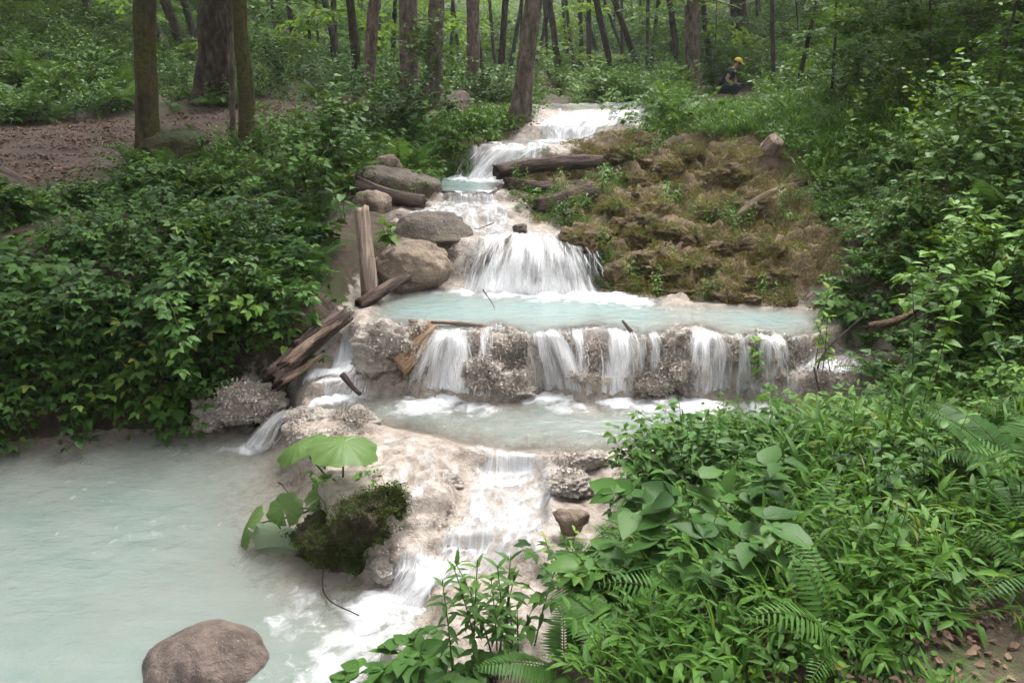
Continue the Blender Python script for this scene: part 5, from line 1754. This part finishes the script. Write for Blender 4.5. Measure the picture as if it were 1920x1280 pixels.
log((885, 505, 6.9), (962, 448, 7.15), .05, .04, M_WOODD, 'dark snag showing through the left part of the waterfall', 23, 'snag', 'snag', wob=.6)
log((640, 702, 5.25), (676, 738, 5.15), .022, .016, M_WOODD, 'short root stub hanging over the pale green pool', 24, 'root', 'root')
log((0, 350, 8.3), (60, 378, 8.0), .16, .10, M_WOODD, 'rotten stump at the path edge on the far left', 25, 'stump', 'stump', wob=.5)
log((610, 1068, 3.75), (720, 1040, 3.7), .03, .022, M_ROT, 'twisted pale root at the foot of the butterbur mound', 26, 'root', 'root', bow=.14)
log((700, 985, 3.75), (745, 1000, 3.7), .035, .03, M_ROT, 'stubby brown root sticking out of the moss by the rapid', 27, 'root', 'root')
log((1055, 165, 12.6), (1150, 208, 12.2), .006, .004, M_WOODD, 'thin twig leaning over the topmost cascade', 28, 'stick', 'stick')
for k, (a, b, lb) in enumerate([((905, 545, 6.3), (932, 612, 5.9), 'hair-thin twig arching over the turquoise pool'), ((590, 1045, 3.6), (668, 1150, 3.2), 'thin twig trailing over the white water at the bottom'),
                                ((920, 418, 7.5), (870, 432, 7.45), 'thin bare twig lying across the stream above the fall'), ((1530, 690, 4.5), (1640, 560, 4.7), 'thin bent twig in front of the right bank'),
                                ((515, 905, 4.2), (560, 935, 4.1), 'dark dead twig beside the butterbur leaves'), ((780, 865, 4.35), (830, 880, 4.3), 'small black twig lying on the pale travertine')]):
    log(a, b, .005, .003, M_WOODD, lb, 60 + k, 'twig', 'twig', bow=.2, sides=6, seg=12, wob=.1)


# ------------------------------------------------------------------ butterbur with big round leaves
def m_butterbur():
    t = NT('butterbur_leaf')
    c = t.coords()
    tint = t.attr('tint').outputs['Fac']
    n = t.noise(c, 26.0, 3)
    col = t.ramp(t.math('ADD', t.math('MULTIPLY', tint, .7), t.math('MULTIPLY', n, .3)), [(.1, (.055, .105, .026)), (.5, (.10, .175, .042)), (.8, (.15, .235, .07)), (1., (.24, .31, .17))])
    geo = t.node('ShaderNodeNewGeometry')
    col = t.mix(geo.outputs['Backfacing'], col, (.26, .34, .22))
    tl = t.node('ShaderNodeBsdfTranslucent')
    t.l.new(col, tl.inputs['Color'])
    mx = t.node('ShaderNodeMixShader')
    mx.inputs[0].default_value = .3
    t.l.new(t.pbsdf(col, .5, t.bump(n, .3, .01), .3), mx.inputs[1])
    t.l.new(tl.outputs[0], mx.inputs[2])
    return t.done(mx.outputs[0])


M_BUTTER = m_butterbur()


def round_leaf(seed, R_, cup=.10, wave=.05):
    g = np.random.default_rng(seed)
    nr_, na_ = 9, 44
    a = np.linspace(.07, 2 * math.pi - .07, na_) - math.pi / 2       # notch towards -Y, at the stalk
    V, C = [[0, 0, 0]], [.55]
    for i in range(1, nr_ + 1):
        f = i / nr_
        rr = R_ * f * (1 + (.05 * np.cos(a * 9 + seed) + .035 * np.cos(a * 22)) * f ** 3) * (1 - .0 * f) * (1 - .22 * np.exp(-((np.abs(((a + math.pi / 2) % 6.283) - 3.1416) - 3.1416) / .5) ** 2) * 0)
        vein = np.cos(a * 7) ** 8
        z = -cup * R_ * f * f + wave * R_ * f * f * np.sin(a * 3 + seed) + .02 * R_ * f * np.cos(a * 14)
        for k in range(na_):
            V.append([rr[k] * math.cos(a[k]), rr[k] * math.sin(a[k]) * 1.02, z[k]])
            C.append((.30 + .06 * (seed % 4)) + .42 * vein[k] * (1 - f * .6) + g.normal(0, .05))
    q, t = [], []
    for k in range(na_ - 1):
        t.append([0, 1 + k, 2 + k])
        for i in range(nr_ - 1):
            b = 1 + i * na_ + k
            q.append([b, b + na_, b + na_ + 1, b + 1])
    return mesh_from('leaf', V, np.array(q), np.array(t), True, {'tint': np.clip(C, 0, 1)})


bb_base = pdist(640, 905, 4.05)
bb = link('butterbur', None, loc=bb_base)
tag(bb, 'butterbur with large round green leaves growing on the dark mossy mound', 'plant')
for k, (px, py, Y, R_, nx_, ny_, nz_, yaw) in enumerate([
    (645, 828, 4.0, .19, .16, -.02, 1, 3.5), (560, 832, 4.10, .15, -.40, -.05, 1, 2.6), (600, 932, 3.95, .085, .05, -.6, 1, .8), (532, 953, 3.95, .105, -.1, -.75, 1, -.2),
    (462, 985, 3.9, .125, -.9, -.25, .55, -.9), (527, 1005, 3.85, .15, .15, .95, .25, .1), (600, 905, 4.05, .055, -.3, -.3, 1, 2.)]):
    c = pdist(px, py, Y) - bb_base
    n = unit([nx_, ny_, nz_])
    x = unit(np.cross([math.sin(yaw), math.cos(yaw), 0], n))
    y = np.cross(n, x)
    M = Matrix([[x[i], y[i], n[i], c[i]] for i in range(3)] + [[0, 0, 0, 1]])
    lf = link('leaf', round_leaf(k * 3 + 1, R_, .30 if k < 2 else .28, .08), M_BUTTER, bb)
    lf.matrix_local = M
    st = MB()
    b0 = np.array([.03 * math.sin(k * 2), .02 * math.cos(k * 3), -.08])
    md = (b0 + c) / 2 + [0, -.01, -.03 if k > 1 else .0]
    st.tube(np.array([b0, b0 * .6 + md * .4, md, md * .4 + c * .6, c - n * .003]), [.008, .007, .006, .005, .004], 7, .5)
    link('leaf_stalk', st.mesh('leaf_stalk'), M_STEM, bb)


# ------------------------------------------------------------------ single plants that stand out
M_LIME = m_leaf('lime_leaf', [(.0, (.06, .11, .022)), (.5, (.115, .19, .040)), (1., (.18, .26, .06))], .4)
def plant(px, py, meshdef, mat, label, name, cat='plant', Y=None, scale=1.0, rz=0.0, stem=None, dz=0.0, tilt=(0, 0)):
    """a thing made of foliage and stems; meshdef is a Plant"""
    b = at(px, py) if Y is None else pdist(px, py, Y)
    b[2] += dz
    root = link(name, None, loc=b, rot=(tilt[0], tilt[1], rz), scale=scale)
    tag(root, label, cat)
    lm = meshdef.lf.mesh('foliage')
    link('foliage', lm, mat, root)
    if meshdef.st.v:
        link('stems', meshdef.st.mesh('stems'), stem or M_STEM, root)
    return root


def fern1(seed, n, L, wid=.2, pairs=26, el=(.7, 1.2), bend=(.9, 1.7), azs=None):
    p = Plant(seed)
    for k in range(n):
        az = p.g.uniform(0, 6.28) if azs is None else azs[k % len(azs)] + p.g.normal(0, .12)
        frond(p, np.zeros(3), az, p.g.uniform(*el), L * p.g.uniform(.85, 1.1), p.g.uniform(*bend), pairs, wid, TP_PIN)
    return p


plant(1900, 920, fern1(1, 6, .55, .30, 34, (.9, 1.2), (.9, 1.5), [1.9, 2.6, 3.3, .8, 4.2, 5.2]), M_FERN, 'large fern with long fine pinnae at the right edge above the grass', 'fern', 'fern')
plant(1890, 420, fern1(2, 7, .6, .22, 26), M_FERN, 'fern on the right slope near the upper right edge', 'fern', 'fern')
plant(1650, 720, fern1(3, 5, .4, .22, 22), M_FERN, 'small fern over the right end of the dam', 'fern', 'fern')
plant(590, 500, fern1(4, 5, .45, .2, 24, azs=[0, 1, 5, 3.6, 2.2]), M_FERN, 'fern hanging beside the bare upright broken trunk', 'fern', 'fern')
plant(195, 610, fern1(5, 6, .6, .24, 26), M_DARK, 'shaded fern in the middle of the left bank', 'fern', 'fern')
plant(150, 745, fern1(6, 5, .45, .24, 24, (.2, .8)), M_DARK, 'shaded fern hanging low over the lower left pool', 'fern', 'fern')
plant(610, 200, fern1(7, 8, .7, .2, 22), M_FERN, 'fern beside the dark fallen log near the path', 'fern', 'fern', Y=13.5)
plant(170, 190, fern1(8, 8, .9, .2, 22), M_FERN, 'large fern on the slope left of the dark mossy trunk', 'fern', 'fern')
plant(225, 205, fern1(9, 7, .8, .2, 22), M_FERN, 'fern directly left of the dark mossy trunk beyond the path', 'fern', 'fern')
plant(60, 150, fern1(10, 8, .9, .2, 22), M_FERN, 'fern on the upper left slope near the frame edge', 'fern', 'fern')
plant(1180, 1235, fern1(11, 4, .42, .3, 26, (.3, .7), (.5, 1.0), [0.3, 1.2, 2.2, 5.8]), M_FERN, 'low fern frond lying in the near grass', 'fern', 'fern')
plant(1060, 1265, fern1(12, 4, .34, .3, 24, (.3, .7), (.5, 1.0)), M_FERN, 'small fern at the bottom edge below the bramble', 'fern', 'fern')
plant(905, 1232, p_herb(21, 8, .50, .085, 3, TP_LAN3, .05, .07, .35), M_HERBB, 'clump of upright dark-stemmed herbs with lance leaves by the white water', 'herb_clump')
plant(965, 1222, p_herb(22, 4, .44, .09, 2, TP_LAN3, .05, .04, .35), M_HERBB, 'slimmer upright herb right beside the herb clump', 'herb_clump')
plant(1075, 1120, p_herb(23, 5, .3, .07, 2, TP_LAN3, .045, .05, .3), M_HERB, 'small leafy herb on the bank edge right of the rapid', 'herb_clump')
plant(1125, 1215, p_bramble(24, 2, .35, .125, 5, (.9, 1.4), (.5, 1.1), TP_OV3), M_HERBB, 'bramble shoot with five broad leaflets near the bottom middle', 'bramble')
plant(1235, 1175, p_bramble(25, 2, .75, .135, 3, (.85, 1.05), (.1, .5), TP_OV3), M_HERBB, 'arching bramble with large pale leaves crossing the near grass', 'bramble', rz=0)
plant(1330, 1050, p_bramble(26, 2, .55, .13, 3, (.9, 1.3), (.3, .8), TP_OV3), M_HERBB, 'bramble with big oval leaves below the dense bush', 'bramble')
plant(690, 1290, p_bramble(27, 3, .32, .10, 3, (.6, 1.2), (.6, 1.4), TP_OV3), M_HERBB, 'bramble sprig with dark leaves at the bottom edge left of the herbs', 'bramble', dz=.05)
plant(800, 1290, p_bramble(28, 3, .30, .11, 3, (.6, 1.2), (.6, 1.4), TP_OV3), M_HERBB, 'low bramble sprig at the bottom edge below the herb clump', 'bramble')
for k, (px, py, s, sd, lb) in enumerate([(1290, 915, .78, 1, 'dense broad-leaved bush in front of the pale green pool'), (1410, 900, .66, 2, 'leafy bush joining the dense bush on its right'), (1205, 900, .5, 3, 'small leafy bush at the left foot of the dense bush')]):
    plant(px, py, p_shrub(30 + sd, 560, .42, .085, TP_OV3, 30, tprad=.005), M_HERBB, lb, 'bush', 'bush', scale=s)
plant(760, 262, p_shrub(41, 2200, .75, .065, TP_OV, 70, tprad=.006), M_DARK, 'big dark bush left of the upper fall below two thick trunks', 'bush', 'bush', Y=10.9, scale=1.15, dz=-.05)
plant(640, 190, p_shrub(42, 900, .8, .07, TP_OV, 40), M_HERBB, 'pale bluish bush behind the dark fallen log', 'bush', 'bush', Y=14.6)
plant(610, 345, p_shrub(43, 1100, .62, .075, TP_OV3, 40), M_HERB, 'light green leafy bush rising above the left bank before the path', 'bush', 'bush', Y=8.2, scale=1.15, dz=.05)
plant(530, 385, p_shrub(63, 600, .4, .06, TP_OV3, 30), M_HERB, 'smaller leafy bush left of the light green bush on the left bank', 'bush', 'bush', Y=7.9, dz=.02)
plant(905, 185, p_shrub(44, 500, .5, .07, TP_OV, 30), M_DARK, 'dark bush left of the leaning grey trunk', 'bush', 'bush', Y=13.5)
plant(1050, 180, p_shrub(45, 700, .55, .07, TP_OV, 34), M_HERB, 'low bush right of the leaning grey trunk', 'bush', 'bush', Y=14.5)
plant(1120, 175, p_shrub(46, 600, .5, .07, TP_OV, 30), M_HERB, 'low bush behind the topmost cascade', 'bush', 'bush', Y=16)
plant(1090, 150, p_shrub(47, 600, .5, .08, TP_OV, 30), M_DARK, 'dark round bush at the back edge of the clearing', 'bush', 'bush', Y=27)
plant(530, 160, p_shrub(48, 900, .9, .09, TP_OV, 40), M_DARK, 'dark evergreen bush right of the ochre-mossed trunk', 'bush', 'bush', Y=16)
plant(800, 120, p_shrub(49, 500, .7, .10, TP_OV, 26), M_HERB, 'leafy shoots around the two thick upright trunks', 'bush', 'bush', Y=14.8)
plant(730, 462, p_herb(50, 3, .2, .11, 3, TP_OV3, .05, .04, .2), M_HERB, 'broad green leaves hanging between upright trunk and boulder', 'plant', Y=6.7)
plant(660, 415, p_herb(51, 3, .3, .13, 2, TP_OV3, .07, .05, .2), M_HERBB, 'large round-leaved plant above the bare upright trunk', 'plant', Y=6.8)
plant(1000, 395, p_shrub(52, 320, .22, .04, TP_OV, 24, tprad=.002), M_HERB, 'leafy green clump below the slim mossy log', 'plant')
plant(1060, 420, p_shrub(53, 260, .18, .04, TP_OV, 20, tprad=.002), M_DARK, 'dark leafy clump growing on the rotten stump', 'plant')
plant(1140, 340, p_shrub(54, 220, .2, .04, TP_OV, 20, tprad=.002), M_HERB, 'fresh green clump right of the thick upper log', 'plant')
plant(660, 965, p_shrub(55, 160, .09, .025, TP_OV, 14, tprad=.001), M_HERB, 'tiny green plants on the butterbur mound', 'plant', Y=3.85)
plant(720, 945, p_shrub(56, 120, .08, .025, TP_OV, 12, tprad=.001), M_HERB, 'tiny green plants beside the black hole of the mound', 'plant', Y=3.82)
plant(1455, 690, p_shrub(57, 150, .14, .03, TP_OV, 14, tprad=.002), M_STRAW, 'dry mossy tuft on the dam right of the veils', 'plant', Y=5.35)
for k, (px, py, hh, sd, lb) in enumerate([(1555, 700, .55, 1, 'slender sapling with small leaves in front of the dam right end'), (1690, 800, .8, 2, 'tall thin herb standing on the right bank'), (1420, 700, .3, 3, 'low leafy shoots at the right shore of the turquoise pool'),
                                          (1700, 470, .9, 4, 'tall leafy stem on the right slope'), (1800, 720, .7, 5, 'tall herb left of the large fern'), (1580, 330, .9, 6, 'tall pale herb above the terrace right of the small stump')]):
    plant(px, py, p_herb(60 + sd, 3, hh, .085, 2, TP_OV3, .06, .06, .2), M_HERB, lb, 'tall_herb')
g = np.random.default_rng(44)
for k, (px, py, lb) in enumerate([(600, 905, 'small round-leaved seedling at the top left of the butterbur mound'), (690, 900, 'small seedling behind the butterbur stalks'), (735, 930, 'small green seedling at the right top of the butterbur mound'), (700, 960, 'small green seedling in the middle of the butterbur mound'), (650, 1010, 'drooping seedling on the face of the butterbur mound')]):
    plant(px, py, p_carpet(140 + k, 34, .07, .03, .06), M_HERB, lb, 'seedling', Y=3.84)
for k, (px, py, Y, R_, m_, lb) in enumerate([(1790, 330, 7.2, .8, 0, 'bright yellow-green shrub on the upper right slope'), (1890, 350, 6.2, .8, 1, 'bright shrub at the right edge below the nearest young tree'), (1690, 260, 9.2, .8, 0, 'bright shrub behind the cut log end on the right slope'), (1600, 280, 9.6, .6, 1, 'low bright shrub left of the cut log end'), (1860, 560, 4.6, .5, 1, 'bright leafy shrub above the large fern')]):
    plant(px, py, p_shrub(160 + k, 1300, R_, .075, TP_OV3, 56, tprad=.005), M_LIME if m_ == 0 else M_HERB, lb, 'bush', 'bush', Y=Y, dz=-.05)
# saplings on the right slope: slim stems with flat layers of leaves
for k, (px, py, Y, hh, lb) in enumerate([(1560, 170, 11, 2.2, 'young tree with flat pale leaf layers above the curved sapling'), (1740, 190, 9, 2.2, 'bright young tree in the upper right'), (1850, 260, 7.0, 1.9, 'nearest bright young tree at the right edge'),
                                         (1610, 150, 14, 2.8, 'young tree behind the cut log'), (1500, 130, 19, 3.0, 'young tree with pale boughs right of the person'), (1340, 120, 23, 3.2, 'young tree with pale boughs above the person')]):
    b = pdist(px, py, Y)
    b[2] = float(H(b[0], b[1]))
    root = link('sapling', None, loc=b)
    tag(root, lb, 'sapling')
    g = np.random.default_rng(300 + k)
    S = arc(g, hh, 10, 1.5, g.uniform(0, 6), .3, .1)
    mb = MB()
    mb.tube(S, np.linspace(.022, .006, 11), 7, .4)
    link('trunk', mb.mesh('trunk'), M_BARKF, root)
    for j in range(20):
        i = 2 + j % 9
        link('bough', (LIB['spray_bright'][j % 3] if k in (1, 2) and j % 2 else LIB['spray'][j % 4]), None, root, S[i], (g.normal(0, .15), g.normal(0, .2), g.uniform(0, 6.28)), g.uniform(.5, .9) * (hh / 2.4))
# leafy shoots that hang down to the lower left pool
for k, (px, py, Y, L, lb) in enumerate([(300, 560, 5.35, .95, 'longest leafy shoot hanging down to the lower left pool'), (110, 560, 5.5, .8, 'leafy shoot drooping at the far left bank'), (400, 480, 5.7, .8, 'leafy shoot arching over the dark hollow of the left bank'), (560, 540, 5.6, .5, 'pale young leaves standing out beside the thick dark rotten log')]):
    plant(px, py, p_bramble(70 + k, 3, L, .075, 3, (-.2, .5), (1.2, 2.0), TP_OV3), M_HERBB, lb, 'bramble', Y=Y, rz=-1.4 + .3 * k)


# ------------------------------------------------------------------ the person
def skin_body(name, verts, edges, radii, mat, parent, root=0, sub=2):
    import bmesh
    bm = bmesh.new()
    L = bm.verts.layers.skin.verify()
    vs = [bm.verts.new(v) for v in verts]
    for a, b in edges:
        bm.edges.new((vs[a], vs[b]))
    for v, r in zip(vs, radii):
        v[L].radius = (r, r) if np.isscalar(r) else r
        v[L].use_root = False
    vs[root][L].use_root = True
    me = bpy.data.meshes.new(name)
    bm.to_mesh(me)
    bm.free()
    o = link(name, me, mat, parent)
    m = o.modifiers.new('skin', 'SKIN')
    m.use_smooth_shade = True
    s = o.modifiers.new('sub', 'SUBSURF')
    s.levels = s.render_levels = sub
    return o


def m_plain(name, c, rough=.8):
    t = NT(name)
    n = t.noise(t.coords(), 30., 3)
    return t.done(t.pbsdf(t.mix(t.ramp(n, [(.3, (0, 0, 0)), (.7, (1, 1, 1))]), tuple(v * .8 for v in c), c), rough, None, .3))


M_SKIN, M_SHIRT, M_TROUS, M_CAP, M_HAIR, M_SHOE = m_plain('skin', (.42, .25, .18), .55), m_plain('black_shirt', (.016, .016, .020)), m_plain('dark_trousers', (.022, .025, .040)), m_plain('yellow_cap', (.72, .56, .06)), m_plain('dark_hair', (.02, .015, .012)), m_plain('grey_shoe', (.12, .11, .11))
pb = pdist(1364, 184, 20.5)
pb[2] = float(H(pb[0], pb[1]))
pe = link('person', None, loc=pb, rot=(0, 0, R(-25)), scale=.88)
tag(pe, 'person in black shirt and yellow cap crouching and leaning forward by the trunk', 'person')
# faces +X; crouching, torso leaning forward, forearms on the knees
J = dict(pel=(-.12, 0, .36), sp=(-.06, 0, .52), ch=(.05, 0, .70), nk=(.13, 0, .83), hd=(.20, 0, .92), ht=(.22, 0, 1.02))
V = [J['pel'], J['sp'], J['ch'], J['nk'], J['hd'], J['ht']]
Rr = [.125, .125, .145, .055, .085, .085]
E = [(0, 1), (1, 2), (2, 3), (3, 4), (4, 5)]
for s in (-1, 1):
    b = len(V)
    V += [(.07, .19 * s, .76), (-.02 if s < 0 else .12, .25 * s, .52), (.16, .17 * s, .40), (.235, .13 * s, .385)]
    Rr += [.062, .046, .036, .030]
    E += [(2, b), (b, b + 1), (b + 1, b + 2), (b + 2, b + 3)]
    for k, (dx, dy, dz, r) in enumerate([(.085, .030, -.012, .010), (.095, .010, -.014, .0105), (.09, -.010, -.014, .010), (.075, -.028, -.012, .009), (.045, -.045 * s, .006, .011)]):
        c = len(V)
        p0 = V[b + 3]
        V += [(p0[0] + dx * .5, p0[1] + dy * .8, p0[2] + dz * .3), (p0[0] + dx, p0[1] + dy, p0[2] + dz * 2.4)]
        Rr += [r, r * .8]
        E += [(b + 3, c), (c, c + 1)]
    h0 = len(V)
    V += [(-.08, .10 * s, .32), (.30, .16 * s, .40), (.10, .15 * s, .10), (.12, .15 * s, .05), (.27, .16 * s, .03)]
    Rr += [.095, .068, .045, .042, .035]
    E += [(0, h0), (h0, h0 + 1), (h0 + 1, h0 + 2), (h0 + 2, h0 + 3), (h0 + 3, h0 + 4)]
skin_body('body', V, E, Rr, M_SKIN, pe)
V = [J['pel'], J['sp'], J['ch'], (.115, 0, .80)]
Rr = [.175, .165, .175, .095]
E = [(0, 1), (1, 2), (2, 3)]
for s in (-1, 1):
    b = len(V)
    V += [(.07, .19 * s, .76), (.02 if s < 0 else .10, .225 * s, .62)]
    Rr += [.088, .078]
    E += [(2, b), (b, b + 1)]
skin_body('shirt', V, E, Rr, M_SHIRT, pe)
V, Rr, E = [(-.12, 0, .35)], [.168], []
for s in (-1, 1):
    b = len(V)
    V += [(-.08, .10 * s, .32), (.30, .16 * s, .40), (.12, .15 * s, .13)]
    Rr += [.115, .090, .070]
    E += [(0, b), (b, b + 1), (b + 1, b + 2)]
    skin_body('shoe', [(.08, .15 * s, .05), (.20, .158 * s, .045), (.30, .165 * s, .035)], [(0, 1), (1, 2)], [.052, .05, .038], M_SHOE, pe, 0, 1)
skin_body('trousers', V, E, Rr, M_TROUS, pe)
hx = np.array([.215, 0, .985])


def blob(name, c, s, mat, parent, rot=(0, 0, 0), cutz=None, sub=3):
    v, t = ICO[sub]
    v = v * np.asarray(s)
    if cutz is not None:
        v[:, 2] = np.maximum(v[:, 2], cutz)
    return link(name, mesh_from(name, v, None, t), mat, parent, c, rot)


blob('hair', hx + [-.02, 0, .0], (.108, .092, .112), M_HAIR, pe, (0, .35, 0), -.03)
cap = blob('cap', hx + [.0, 0, .022], (.118, .103, .098), M_CAP, pe, (0, .35, 0), -.012)
v, t = ICO[3]
v = v * np.array([.085, .082, .010])
link('cap_peak', mesh_from('cap_peak', v, None, t), M_CAP, cap, (.125, 0, -.012), (0, .15, 0))
blob('nose', hx + [.103, 0, -.035], (.018, .014, .022), M_SKIN, pe)
for s in (-1, 1):
    blob('ear', hx + [-.005, .088 * s, -.03], (.02, .010, .03), M_SKIN, pe)
    blob('eye', hx + [.086, .034 * s, -.012], (.012, .013, .009), M_HAIR, pe)
blob('mouth', hx + [.088, 0, -.075], (.010, .026, .006), m_plain('lips', (.25, .11, .09)), pe)

# ------------------------------------------------------------------ air: thin haze under the trees
t = NT('haze')
pv = t.node('ShaderNodeVolumePrincipled')
pv.inputs['Color'].default_value = (.80, .88, .90, 1)
pv.inputs['Density'].default_value = HAZE
pv.inputs['Anisotropy'].default_value = .2
t.l.new(pv.outputs[0], t.out.inputs['Volume'])
vb = np.array([[x, y, z] for x in (-165, 165) for y in (-65, 195) for z in (-3, 75)], float)
vq = np.array([[0, 1, 3, 2], [4, 6, 7, 5], [0, 4, 5, 1], [2, 3, 7, 6], [0, 2, 6, 4], [1, 5, 7, 3]])
if HAZE > 0:
    hz = link('haze', mesh_from('haze', vb, vq, None, False), t.m)
    tag(hz, 'thin pale haze hanging in the air of the wood', kind='stuff')
